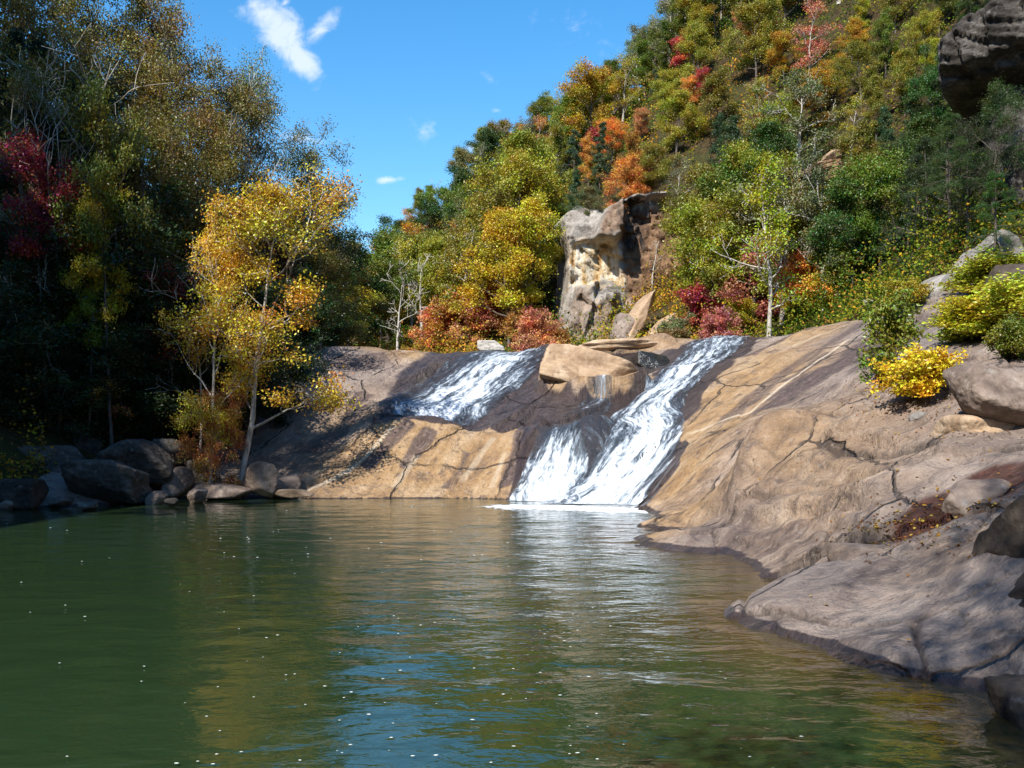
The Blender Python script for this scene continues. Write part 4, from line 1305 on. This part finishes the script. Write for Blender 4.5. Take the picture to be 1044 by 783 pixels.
kind('far_dead', 161, 8.0, .15, .35, 2.4, 7, PR_VASE, 0, .1, (.1, .1), bark=M_PBARK, minr=.025, wob=.08, fat=1.2, kids=(3, 2))
# nearer left-bank trees, finer leaves
for s in range(4):
    kind('near_round', 200 + s, 12.0, .20, .22, 3.7, 18, PR_OVAL, 26, .27, (.105, .07), upb=.7, kids=(5, 4), keep=.8, minr=.012, wob=.05)
for s in range(2):
    kind('near_sparse', 210 + s, 12.0, .19, .20, 3.2, 15, PR_OVAL, 17, .26, (.10, .065), upb=.7, bark=M_PBARK, kids=(4, 4), keep=.75, minr=.014, wob=.06)
for s in range(2):
    kind('near_hemlock', 220 + s, 13.0, .20, .06, 3.3, 30, PR_CONE, 34, .20, (.14, .035), kids=(7, 0), levels=2, e0=-12, e1=30, up=.03, keep=1, minr=.012, wob=.015, droop=.4)
for s in range(2):
    kind('near_understory', 230 + s, 5.0, .07, .15, 2.4, 12, PR_VASE, 26, .19, (.105, .07), upb=.8, kids=(4, 3), e0=0, e1=40, up=.05, keep=.9, minr=.010)
kind('near_high', 236, 9.0, .10, .62, 1.9, 12, PR_ROUND, 26, .22, (.11, .075), upb=.8, kids=(4, 3), minr=.010)
kind('near_high', 237, 9.0, .10, .66, 2.1, 11, PR_VASE, 26, .22, (.11, .075), upb=.8, kids=(4, 3), minr=.010)
kind('sycamore', 240, 10.6, .16, .20, 2.5, 15, PR_OVAL, 30, .22, (.085, .062), upb=.7, bark=M_PBARK, kids=(5, 4), keep=.68, minr=.012, wob=.035, fat=.8, e0=10, e1=70)
kind('sycamore', 241, 9.5, .13, .25, 2.4, 13, PR_OVAL, 30, .22, (.085, .062), upb=.7, bark=M_PBARK, kids=(5, 4), keep=.68, minr=.012, wob=.05, fat=.8, lean=(.35, 0))
kind('bare_branches', 245, 8.0, .11, .35, 2.6, 8, PR_VASE, 0, .1, (.1, .1), bark=M_PBARK, kids=(4, 3), minr=.010, wob=.09, lean=(.2, -.1), fat=.6)
# shrubs on the near right rock
kind('bank_shrub', 250, 1.55, .03, .18, .75, 10, PR_OVAL, 9, .10, (.10, .065), forks=2, kids=(4, 2), minr=.006, keep=.8, wob=.12)
kind('bank_bush', 251, .75, .02, .05, .62, 12, PR_ROUND, 8, .085, (.085, .06), forks=4, kids=(4, 3), minr=.005)
kind('bank_bush', 252, 1.2, .03, .05, .9, 13, PR_ROUND, 9, .12, (.10, .07), forks=4, kids=(4, 3), minr=.005)

COLS = {
    'deep green': (.058, .115, .018), 'green': (.155, .205, .020), 'olive green': (.255, .240, .026), 'yellow-green': (.38, .36, .028), 'lemon': (.56, .43, .038), 'dull olive': (.200, .168, .034), 'shade green': (.034, .060, .012), 'hemlock green': (.026, .048, .018),  # shade green and the hemlock tone are darkened to carry the left bank's shade
    'yellow': (.56, .42, .026), 'golden': (.48, .28, .024), 'orange': (.56, .25, .050), 'salmon red': (.60, .24, .12), 'red': (.44, .040, .050),
    'russet brown': (.28, .16, .055), 'dark pine green': (.055, .10, .036), 'grey-green': (.20, .215, .085), 'pink red': (.50, .15, .15),
}
TREES = []


def jitter(c, r):
    k = np.exp(r.normal(0, .07, 3)) * math.exp(r.normal(0, .12))
    return tuple(np.array(c) * k) + (1,)


def plant(key, x, y, H, colour, r, name, noun, zone=None, group=None, label=None, variant=None, sx=1.0, z=None, rz=None, tilt=(0, 0), cat='tree'):
    vs = KINDS[key]
    H0, wm, cm = vs[r.integers(len(vs))] if variant is None else vs[variant]
    root = bpy.data.objects.new(name, None)
    COL.objects.link(root)
    root.empty_display_size = .3
    s = H / H0
    root.location = (x, y, (ground_z(x, y) if z is None else z) - .12)
    root.scale = (s * sx, s * sx, s)
    root.rotation_euler = (tilt[0], tilt[1], r.uniform(0, 6.28) if rz is None else rz)
    link('trunk', wm, None, root)
    if cm is not None:
        c = link('crown', cm, None, root)
        c.color = jitter(COLS[colour], r)
    root['category'] = cat
    if group:
        root['group'] = group
    pxx, pyy = pix((x, y, root.location[2] + H * .6))
    TREES.append(dict(o=root, colour=colour, noun=noun, px=pxx, py=pyy, label=label, y=y, zone=zone))
    return root


def on_ground(px, py, d0=20, d1=160):
    """first place where the line of sight through a photo pixel meets the ground"""
    D = np.arange(d0, d1, .1)
    x = (px - CX) / F * D
    zr = EYE + (HOR - py) / F * D
    g = terr_h(x, D)
    m = (D < 49.5)
    if m.any():
        g[m] = np.maximum(g[m], rock_h(x[m], D[m]))
    hit = np.where(g >= zr)[0]
    return (x[hit[0]], D[hit[0]]) if len(hit) else None


r = np.random.default_rng(42)
placed = []
HG = 'trees on the right gorge side'
# heroes: photo column and row of the trunk's foot, height in photo pixels, kind, colour
HERO = [
    (880, 110, 62, 'far_round', 'olive green'), (905, 80, 58, 'far_tall', 'green'), (925, 120, 60, 'far_round', 'olive green'), (945, 70, 50, 'far_round', 'yellow-green'), (895, 150, 66, 'far_tall', 'olive green'), (955, 150, 70, 'far_round', 'deep green'), (930, 165, 66, 'far_pine', 'dark pine green'),
    (965, 105, 56, 'far_round', 'deep green'), (870, 160, 56, 'far_sparse', 'yellow-green'), (915, 35, 50, 'far_round', 'olive green'), (960, 40, 50, 'far_round', 'green'), (880, 40, 44, 'far_tall', 'yellow-green'), (990, 30, 46, 'far_round', 'deep green'), (1015, 15, 50, 'far_pine', 'dark pine green'), (850, 110, 56, 'far_round', 'golden'),
    (535, 352, 135, 'far_tall', 'yellow'), (525, 300, 125, 'far_round', 'yellow-green'),
    (520, 356, 130, 'far_round', 'yellow'), (500, 330, 120, 'far_round', 'olive green'), (470, 352, 105, 'far_sparse', 'yellow-green'),
    (430, 357, 90, 'far_dead', 'green'), (405, 357, 95, 'far_dead', 'green'), (445, 345, 90, 'far_round', 'yellow-green'), (395, 350, 100, 'far_round', 'green'),
    (370, 352, 80, 'far_round', 'green'), (360, 340, 85, 'far_tall', 'olive green'), (385, 330, 70, 'far_round', 'golden'), (440, 300, 85, 'far_tall', 'deep green'), (410, 290, 60, 'far_round', 'deep green'),
    (535, 260, 110, 'far_round', 'olive green'), (470, 260, 75, 'far_round', 'deep green'), (480, 300, 75, 'far_round', 'golden'),
    (435, 225, 48, 'far_round', 'russet brown'), (500, 200, 60, 'far_round', 'deep green'), (470, 230, 70, 'far_tall', 'grey-green'),
    (600, 195, 70, 'far_tall', 'orange'), (585, 190, 60, 'far_pine', 'dark pine green'), (615, 190, 66, 'far_pine', 'dark pine green'), (640, 215, 60, 'far_round', 'orange'), (645, 200, 80, 'far_tall', 'orange'),
    (655, 150, 50, 'far_round', 'salmon red'), (680, 130, 50, 'far_round', 'yellow-green'), (690, 170, 66, 'far_round', 'yellow-green'), (705, 120, 52, 'far_round', 'orange'), (718, 110, 48, 'far_round', 'red'), (735, 150, 66, 'far_round', 'olive green'),
    (670, 110, 40, 'far_pine', 'dark pine green'), (625, 165, 54, 'far_round', 'orange'), (760, 40, 40, 'far_round', 'salmon red'), (672, 45, 34, 'far_round', 'orange'), (553, 130, 28, 'far_round', 'orange'), (660, 205, 44, 'far_round', 'red'),
    (770, 160, 66, 'far_sparse', 'yellow-green'), (800, 90, 66, 'far_round', 'golden'), (830, 140, 80, 'far_round', 'golden'), (800, 165, 60, 'far_round', 'yellow-green'), (870, 70, 60, 'far_round', 'golden'), (780, 150, 40, 'far_round', 'orange'),
    (840, 205, 40, 'far_round', 'orange'), (960, 85, 40, 'far_round', 'yellow-green'), (830, 60, 22, 'far_shrub', 'red'),
    (800, 330, 150, 'far_sparse', 'grey-green'), (770, 335, 130, 'far_round', 'olive green'), (745, 338, 110, 'far_sparse', 'yellow-green'), (730, 340, 120, 'far_round', 'yellow-green'), (720, 300, 110, 'far_round', 'olive green'), (840, 320, 140, 'far_sparse', 'grey-green'),
    (780, 330, 66, 'far_shrub', 'pink red'), (715, 345, 46, 'far_shrub', 'red'), (690, 347, 30, 'far_shrub', 'russet brown'), (735, 346, 40, 'far_shrub', 'pink red'), (755, 343, 34, 'far_shrub', 'yellow'), (820, 322, 70, 'far_shrub', 'orange'), (832, 322, 34, 'far_shrub', 'yellow-green'),
    (665, 300, 50, 'far_dead', 'green'), (648, 352, 22, 'far_shrub', 'grey-green'), (690, 350, 34, 'far_shrub', 'grey-green'),
    (545, 357, 44, 'far_shrub', 'salmon red'), (565, 357, 36, 'far_shrub', 'orange'), (530, 358, 34, 'far_shrub', 'orange'), (440, 358, 34, 'far_shrub', 'salmon red'), (460, 358, 50, 'far_shrub', 'orange'), (415, 358, 30, 'far_shrub', 'orange'), (400, 358, 26, 'far_shrub', 'golden'), (485, 358, 40, 'far_shrub', 'salmon red'), (500, 346, 44, 'far_shrub', 'orange'),
    (870, 300, 110, 'far_round', 'deep green'), (900, 280, 110, 'far_round', 'green'), (880, 240, 100, 'far_tall', 'olive green'), (930, 270, 110, 'far_pine', 'dark pine green'), (905, 200, 90, 'far_pine', 'dark pine green'), (945, 220, 90, 'far_round', 'deep green'), (860, 306, 50, 'far_shrub', 'green'),
]
for (px, py, hp, key, colour) in HERO:
    g = on_ground(px, py, 36)
    if g is None:
        continue
    x, y = g
    if y < 46 and px < 800:
        y = 47.0 + r.uniform(0, 4)
        x = (px - CX) / F * y
    y += .3
    nm = {'far_pine': 'pine_tree', 'far_dead': 'bare_tree', 'far_shrub': 'shrub'}.get(key, 'broadleaf_tree')
    noun = {'far_pine': 'pine', 'far_dead': 'bare pale tree', 'far_shrub': 'shrub', 'far_sparse': 'thin-leaved tree'}.get(key, 'leafy tree')
    if colour in ('orange', 'red', 'salmon red', 'golden') and py < 330:
        hp *= .72
    plant(key, x, y, hp * y / F, colour, r, nm, noun, group=HG if key != 'far_shrub' else 'shrubs behind the falls', cat='shrub' if key == 'far_shrub' else 'tree')
    placed.append((x, y, 1.7 if key != 'far_shrub' else .8))

FILL = [('far_round', 'olive green', 18), ('far_round', 'green', 15), ('far_round', 'yellow-green', 13), ('far_tall', 'olive green', 14), ('far_tall', 'green', 9), ('far_tall', 'yellow-green', 7), ('far_pine', 'dark pine green', 14), ('far_round', 'golden', 3), ('far_round', 'deep green', 5),
        ('far_sparse', 'grey-green', 13), ('far_sparse', 'yellow-green', 10), ('far_sparse', 'golden', 4), ('far_sparse', 'orange', 4), ('far_round', 'russet brown', 2), ('far_sparse', 'salmon red', 3), ('far_shrub', 'orange', 4), ('far_shrub', 'red', 4), ('far_dead', 'green', 2)]
FW = np.array([f[2] for f in FILL], float)
FW /= FW.sum()
tries = 0
count = 0
while tries < 20000 and count < 238:
    tries += 1
    y = r.uniform(47, 118)
    px = r.uniform(335, 1060)
    x = (px - CX) / F * y
    if x < -22 + (y - 50) * -.02 and y < 60:
        continue
    z = ground_z(x, y)
    py = HOR - (z - EYE) / y * F
    if py > 362 or py < -70 or (z < 7.4 and y < 58 and x > -6 and r.random() < .6):
        continue
    if 545 < px < 722 and 190 < py < 372 and y < 75:      # the cliff stays bare
        continue
    if px > 958 and py < 310:
        continue
    if any((x - a) ** 2 + (y - b) ** 2 < (c + 1.0) ** 2 for a, b, c in placed):
        continue
    k = FILL[r.choice(len(FILL), p=FW)]
    key, colour = k[0], k[1]
    if px > 870 and py > 130 and colour in ('salmon red', 'golden', 'yellow-green', 'orange'):
        colour = 'green'
    H = r.uniform(4.6, 7.8) * (1 if key != 'far_shrub' else .42)
    if y > 92:
        H *= .8
    nm = {'far_pine': 'pine_tree', 'far_shrub': 'shrub', 'far_dead': 'bare_tree'}.get(key, 'broadleaf_tree')
    noun = {'far_pine': 'pine', 'far_shrub': 'shrub', 'far_dead': 'bare pale tree', 'far_sparse': 'thin-leaved tree'}.get(key, 'leafy tree')
    plant(key, x, y, H, colour, r, nm, noun, group=HG if key != 'far_shrub' else 'shrubs behind the falls', z=z, sx=r.uniform(.85, 1.15), cat='shrub' if key == 'far_shrub' else 'tree')
    placed.append((x, y, 1.25))
    count += 1

# left bank: photo column of the trunk, distance, photo row of the top, kind, colour
LG = 'trees on the left gorge side'
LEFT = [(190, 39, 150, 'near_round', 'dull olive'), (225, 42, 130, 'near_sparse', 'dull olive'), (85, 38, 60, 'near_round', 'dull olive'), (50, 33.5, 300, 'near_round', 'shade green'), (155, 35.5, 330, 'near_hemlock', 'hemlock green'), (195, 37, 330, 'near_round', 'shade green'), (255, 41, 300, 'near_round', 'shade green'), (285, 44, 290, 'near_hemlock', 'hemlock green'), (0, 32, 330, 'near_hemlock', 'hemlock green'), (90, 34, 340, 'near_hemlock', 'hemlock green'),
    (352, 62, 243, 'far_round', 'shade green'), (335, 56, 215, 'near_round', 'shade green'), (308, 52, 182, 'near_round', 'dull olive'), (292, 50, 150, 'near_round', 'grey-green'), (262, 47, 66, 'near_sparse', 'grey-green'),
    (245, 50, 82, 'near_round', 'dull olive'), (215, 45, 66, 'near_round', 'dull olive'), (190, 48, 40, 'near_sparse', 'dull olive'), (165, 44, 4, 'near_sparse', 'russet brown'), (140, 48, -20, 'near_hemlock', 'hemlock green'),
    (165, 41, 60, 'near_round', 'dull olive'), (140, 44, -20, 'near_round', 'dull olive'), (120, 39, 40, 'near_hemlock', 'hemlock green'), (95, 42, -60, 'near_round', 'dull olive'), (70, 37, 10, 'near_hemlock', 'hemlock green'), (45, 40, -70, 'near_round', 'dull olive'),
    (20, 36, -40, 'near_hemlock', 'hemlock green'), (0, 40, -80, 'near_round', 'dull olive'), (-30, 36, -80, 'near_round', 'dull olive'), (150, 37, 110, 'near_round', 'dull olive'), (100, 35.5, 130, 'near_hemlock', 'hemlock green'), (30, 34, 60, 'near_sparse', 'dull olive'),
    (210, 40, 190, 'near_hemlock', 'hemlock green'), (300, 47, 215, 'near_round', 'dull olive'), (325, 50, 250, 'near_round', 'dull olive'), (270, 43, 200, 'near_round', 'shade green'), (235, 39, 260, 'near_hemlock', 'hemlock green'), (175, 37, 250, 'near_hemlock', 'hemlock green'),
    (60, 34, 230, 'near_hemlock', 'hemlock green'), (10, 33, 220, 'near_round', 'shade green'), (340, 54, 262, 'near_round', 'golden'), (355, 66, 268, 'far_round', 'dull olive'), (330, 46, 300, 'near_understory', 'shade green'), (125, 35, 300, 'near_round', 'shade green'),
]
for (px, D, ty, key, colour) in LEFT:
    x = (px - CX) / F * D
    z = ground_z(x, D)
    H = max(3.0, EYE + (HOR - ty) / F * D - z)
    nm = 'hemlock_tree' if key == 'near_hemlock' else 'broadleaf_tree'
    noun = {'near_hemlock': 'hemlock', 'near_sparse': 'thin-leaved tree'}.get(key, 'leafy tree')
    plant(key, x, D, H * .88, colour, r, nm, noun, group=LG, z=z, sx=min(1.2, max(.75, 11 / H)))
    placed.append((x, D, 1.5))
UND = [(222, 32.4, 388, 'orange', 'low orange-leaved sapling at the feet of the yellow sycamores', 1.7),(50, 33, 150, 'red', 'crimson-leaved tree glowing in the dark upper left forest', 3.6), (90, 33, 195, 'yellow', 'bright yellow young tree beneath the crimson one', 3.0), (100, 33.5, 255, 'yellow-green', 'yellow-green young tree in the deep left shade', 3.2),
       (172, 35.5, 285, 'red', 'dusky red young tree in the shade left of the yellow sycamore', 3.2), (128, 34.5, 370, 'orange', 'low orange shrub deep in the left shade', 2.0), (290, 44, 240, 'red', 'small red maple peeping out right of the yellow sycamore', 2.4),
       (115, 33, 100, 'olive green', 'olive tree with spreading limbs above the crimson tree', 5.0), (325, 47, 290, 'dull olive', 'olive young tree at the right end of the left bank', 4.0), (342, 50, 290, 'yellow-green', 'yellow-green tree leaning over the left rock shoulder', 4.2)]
for (px, D, ty, colour, lab, H) in UND:
    x = (px - CX) / F * D
    top = EYE + (HOR - ty) / F * D
    z = ground_z(x, D)
    hh = max(H, top - z)
    sxx = (.9 if colour == 'red' else .62) if hh > 5 else 1
    plant('near_high' if hh > 5 else 'near_understory', x, D, hh * .86, colour, r, 'young_tree', 'young tree', group='young trees under the left forest', label=lab, z=z, sx=sxx if hh > 5 else min(1.1, H / hh * 1.5))
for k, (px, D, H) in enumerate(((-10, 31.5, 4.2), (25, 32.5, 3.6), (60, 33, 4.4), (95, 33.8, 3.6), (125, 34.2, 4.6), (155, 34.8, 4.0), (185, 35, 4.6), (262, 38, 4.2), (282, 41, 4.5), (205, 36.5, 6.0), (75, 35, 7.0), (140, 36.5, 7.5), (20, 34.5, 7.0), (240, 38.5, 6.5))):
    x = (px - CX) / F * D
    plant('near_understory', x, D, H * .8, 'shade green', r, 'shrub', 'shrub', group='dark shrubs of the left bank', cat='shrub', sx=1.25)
p = P(214, 470, 32.5)
plant('sycamore', p[0], p[1], 8.8, 'lemon', r, 'sycamore_tree', 'sycamore', label='tall slender yellow sycamore, left stem of the pair at the waterline', z=ground_z(p[0], p[1]), variant=0, cat='tree', group='yellow sycamores on the left bank', sx=.75)
p = P(240, 470, 33)
plant('sycamore', p[0], p[1], 10.2, 'lemon', r, 'sycamore_tree', 'sycamore', label='broad yellow sycamore with pale limbs leaning right over the rocks', z=ground_z(p[0], p[1]), variant=1, rz=0.0, sx=1.05, group='yellow sycamores on the left bank')
p = P(212, 300, 33.5)
for px, D, H, lab in ((62, 34.5, 10.5, 'bare pale limbs reaching right at the top left of the dark forest'), (200, 33.5, 7.2, 'bare grey snag left of the yellow sycamore')):
    x = (px - CX) / F * D
    plant('bare_branches', x, D, H + 0, 'green', r, 'bare_tree', 'bare tree', label=lab, group='bare trees in the left forest')
for (px, D, z0, H, key, colour, nm, noun) in ((588, 66, 15.2, 4.6, 'far_pine', 'dark pine green', 'pine_tree', 'pine'), (612, 67, 16.2, 5.0, 'far_pine', 'dark pine green', 'pine_tree', 'pine'), (640, 66, 15.6, 4.4, 'far_round', 'orange', 'broadleaf_tree', 'leafy tree'),
        (600, 65.2, 15.4, 2.6, 'far_round', 'grey-green', 'broadleaf_tree', 'leafy tree'), (660, 66, 16.5, 4.2, 'far_round', 'olive green', 'broadleaf_tree', 'leafy tree'), (690, 66, 15.5, 4.6, 'far_sparse', 'grey-green', 'broadleaf_tree', 'thin-leaved tree'), (575, 66, 12.5, 3.4, 'far_round', 'olive green', 'broadleaf_tree', 'leafy tree'),
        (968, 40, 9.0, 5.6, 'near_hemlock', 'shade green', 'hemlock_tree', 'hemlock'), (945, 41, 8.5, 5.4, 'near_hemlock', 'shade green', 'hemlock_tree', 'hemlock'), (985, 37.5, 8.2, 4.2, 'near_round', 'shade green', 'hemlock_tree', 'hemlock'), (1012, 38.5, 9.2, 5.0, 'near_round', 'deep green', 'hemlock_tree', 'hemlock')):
    x = (px - CX) / F * D
    plant(key, x, D, H, colour, r, nm, noun, group=HG, z=max(ground_z(x, D), z0 if D > 60 else 0))
# trees on the left slope, just out of the picture, that shade the bank
for (x, y, H) in ((-22.3, 18, 5), (-22.6, 20.5, 5.5), (-23, 23, 6), (-24, 26, 7), (-25.5, 19.5, 6), (-26, 24, 7), (-25, 29, 7), (-28, 27, 8), (-23.2, 15, 6), (-23.2, 11.5, 6), (-23.4, 8, 6)):
    plant('near_round', x, y, H, 'green', r, 'broadleaf_tree', 'leafy tree', group=LG, sx=1.2)

# tree on the bank behind the photographer; its shade falls over the near slab
plant('near_round', -2.3, -3.4, 17, 'green', r, 'broadleaf_tree', 'leafy tree', label='tall leafy tree on the bank behind the photographer', sx=.8, variant=1)

# shrubs on the right rock bank
for key, var, px, py, D, hp, colour, lab, nm, sx in (
        ('bank_shrub', 0, 908, 392, 21.5, 78, 'green', 'leafy green shrub with thin stems on the right rock slope', 'shrub', 1.0),
        ('bank_bush', 0, 944, 410, 19.6, 36, 'yellow', 'low bright yellow bush beside the perched boulder', 'bush', 1.25),
        ('bank_bush', 1, 1000, 345, 24.5, 32, 'yellow-green', 'lime-green bush spreading low over the right slope, left of the edge bush', 'bush', 2.1),
        ('bank_bush', 1, 1040, 335, 25, 40, 'yellow-green', 'yellow-green bush at the right edge above the boulder', 'bush', 1.9),
        ('bank_bush', 1, 1034, 368, 20.5, 34, 'green', 'small round green bush right behind the perched boulder', 'bush', 1.1),
        ('bank_bush', 1, 985, 330, 28, 20, 'olive green', 'olive bush at the upper left of the bushy slope', 'bush', 2.0),
        ('bank_bush', 1, 1020, 305, 29, 36, 'yellow-green', 'light green bush at the top of the bushy slope', 'bush', 2.1),
        ('bank_bush', 0, 905, 388, 21.5, 12, 'orange', 'tiny orange plant at the foot of the green shrub', 'plant', 1.6),
        ('bank_bush', 1, 925, 318, 35, 24, 'yellow-green', 'yellow-green bush at the top of the rock slope', 'bush', 1.3)):
    p = on_ground(px, py, 12, 60)
    D = p[1]
    z = ground_z(p[0], p[1])
    plant(key, p[0], p[1], .8 * hp * D / F, colour, r, nm, nm, label=lab, z=z + .1, variant=var, sx=sx, cat=nm, group='bushes on the right rock bank')
# gnarled pines hanging off the overhang
for px, py, D, H, lab in ((1015, 250, 32.0, 2.6, 'gnarled pine growing below the dark overhang at the right edge'), (965, 200, 36, 3.2, 'gnarled pine left of the dark overhang'), (1032, 28, 41, 2.6, 'pine on top of the overhang at the top right')):
    p = P(px, py, D)
    plant('near_hemlock', p[0], p[1], H, 'deep green', r, 'pine_tree', 'pine', label=lab, z=p[2], sx=1.2, group='pines on the overhang')

# ------------------------------------------------------------------ undergrowth


def undergrowth():
    r = np.random.default_rng(5)
    n = 170000
    y = np.concatenate([r.uniform(44, 130, n), r.uniform(27, 62, n // 2), r.uniform(52, 64, n // 12), r.uniform(27, 50, n // 3)])
    px = np.concatenate([r.uniform(330, 1110, n), r.uniform(-120, 350, n // 2), r.uniform(560, 730, n // 12), r.uniform(800, 1110, n // 3)])
    x = (px - CX) / F * y
    z = terr_h(x, y)
    rk = np.full_like(z, -99)
    m = (y < 50) & (x / y > -.59)
    rk[m] = rock_h(x[m], y[m])
    py = HOR - (z - EYE) / y * F
    ok = (z > rk - .05) & (fbm2(x, y, .5, 3, 8) > -.25)
    x, y, z = x[ok], y[ok], z[ok]
    zz = z + np.abs(r.normal(0, .3, len(x))) * (1 + 3.2 * sstep(-.1, .5, fbm2(x, y, .8, 3, 19))) + .05
    C = np.stack([x, y, zz], 1)
    kk = (.07 + .0017 * y)[:, None]
    V, Q = leaf_quads(r, C, kk, kk * .64, .7)
    me = mesh_np('undergrowth', V, Q, smooth=False)
    pal = np.array([COLS[c] for c in ('deep green', 'green', 'olive green', 'russet brown', 'golden', 'olive green', 'orange')])
    sel = np.clip(((fbm2(x, y, .35, 3, 12) * .9 + .5) * 7 + r.normal(0, 1.0, len(x))).astype(int), 0, 6)
    sel = np.where((x / y > .26) & (r.random(len(x)) < .85), sel % 3, sel)
    colr = pal[sel] * np.exp(r.normal(0, .25, (len(x), 1)))
    attr_c(me, 'leafcol', np.repeat(np.hstack([colr, np.ones((len(x), 1))]), 4, axis=0))
    tag(link('undergrowth', me, M_UNDER), 'low ferns, leaves and brush covering the gorge sides', 'undergrowth', kind='stuff')


undergrowth()


def fallen_leaves():
    r = np.random.default_rng(77)
    C = []
    for (px, py, sx_, sy_, n) in ((930, 540, 40, 14, 260), (990, 510, 30, 14, 120), (900, 550, 20, 6, 80), (930, 412, 40, 8, 220), (890, 395, 25, 6, 90), (850, 470, 60, 20, 25), (900, 610, 80, 40, 16), (320, 400, 40, 30, 160), (620, 362, 60, 4, 60), (980, 440, 40, 8, 80), (240, 500, 50, 6, 120)):
        C += [(r.normal(px, sx_), r.normal(py, sy_)) for _ in range(n)]
    C = [c for c in C if c[1] > 350]
    xy = np.array(hit_rock(C))
    xy += r.normal(0, .05, xy.shape)
    z = rock_h(xy[:, 0], xy[:, 1])
    ok = (z > .12) & (xy[:, 1] < 47)
    P3 = np.stack([xy[ok, 0], xy[ok, 1], z[ok] + .025], 1)
    V, Q = leaf_quads(r, P3, .055, .038, 2.5)
    me = mesh_np('fallen_leaves', V, Q, smooth=False)
    pal = np.array([(.30, .12, .03), (.36, .20, .04), (.20, .09, .04), (.42, .30, .06), (.14, .07, .03)])
    attr_c(me, 'leafcol', np.repeat(np.hstack([pal[r.integers(0, 5, len(P3))], np.ones((len(P3), 1))]), 4, axis=0))
    tag(link('fallen_leaves', me, M_UNDER), 'dry fallen leaves caught in the rock hollows', 'leaves', kind='stuff')


fallen_leaves()

# ------------------------------------------------------------------ labels that single each tree out
ZONES = [(640, 60, 'below the upper skyline'), (540, 150, 'on the left skyline beside the pale crag'), (740, 50, 'high up under the top edge'), (850, 80, 'below the tall brown crag'), (945, 100, 'left of the dark overhang'),
         (600, 160, 'under the pale crag'), (665, 150, 'above the rusty cliff face'), (750, 140, 'above the bare brown ledge'), (830, 200, 'just below the bare ledge'), (930, 215, 'below the dark overhang'),
         (715, 245, 'right of the rusty cliff'), (790, 290, 'above the tawny rock slope'), (880, 275, 'at the head of the rock slope'), (625, 310, 'at the cliff foot'), (535, 240, 'left of the cream cliff'),
         (540, 325, 'behind the left cascade'), (440, 320, 'behind the pale block'), (470, 230, 'on the ridge left of the cliff'), (380, 290, 'far up the gorge'),
         (330, 230, 'at the right end of the left forest'), (270, 120, 'behind the yellow sycamore'), (200, 60, 'at the top of the left forest'), (110, 60, 'above the crimson tree'), (30, 60, 'in the top left corner'),
         (230, 330, 'in shade behind the sycamores'), (110, 320, 'in deep shade above the left boulders'), (20, 320, 'in deep shade at the left edge')]
ORD = ['first', 'second', 'third', 'fourth', 'fifth', 'sixth', 'seventh', 'eighth', 'ninth', 'tenth', 'eleventh', 'twelfth', 'thirteenth', 'fourteenth', 'fifteenth']
groups = {}
for t in TREES:
    if t['label']:
        t['o']['label'] = t['label']
        continue
    d = [((t['px'] - a) / 1.0) ** 2 + (t['py'] - b) ** 2 for a, b, _ in ZONES]
    z = ZONES[int(np.argmin(d))][2]
    t['colour'] = {'shade green': 'dark green', 'hemlock green': 'dark green'}.get(t['colour'], t['colour'])
    head = t['noun'] if 'bare' in t['noun'] else ('%s %s' % (t['colour'], t['noun'])).replace('green pine', 'green pine')
    groups.setdefault((head, z), []).append(t)
for (head, z), ts in groups.items():
    ts.sort(key=lambda t: t['px'])
    for i, t in enumerate(ts):
        t['o']['label'] = '%s %s' % (head, z) if len(ts) == 1 else '%s %s, %s from the left' % (head, z, ORD[min(i, 14)])
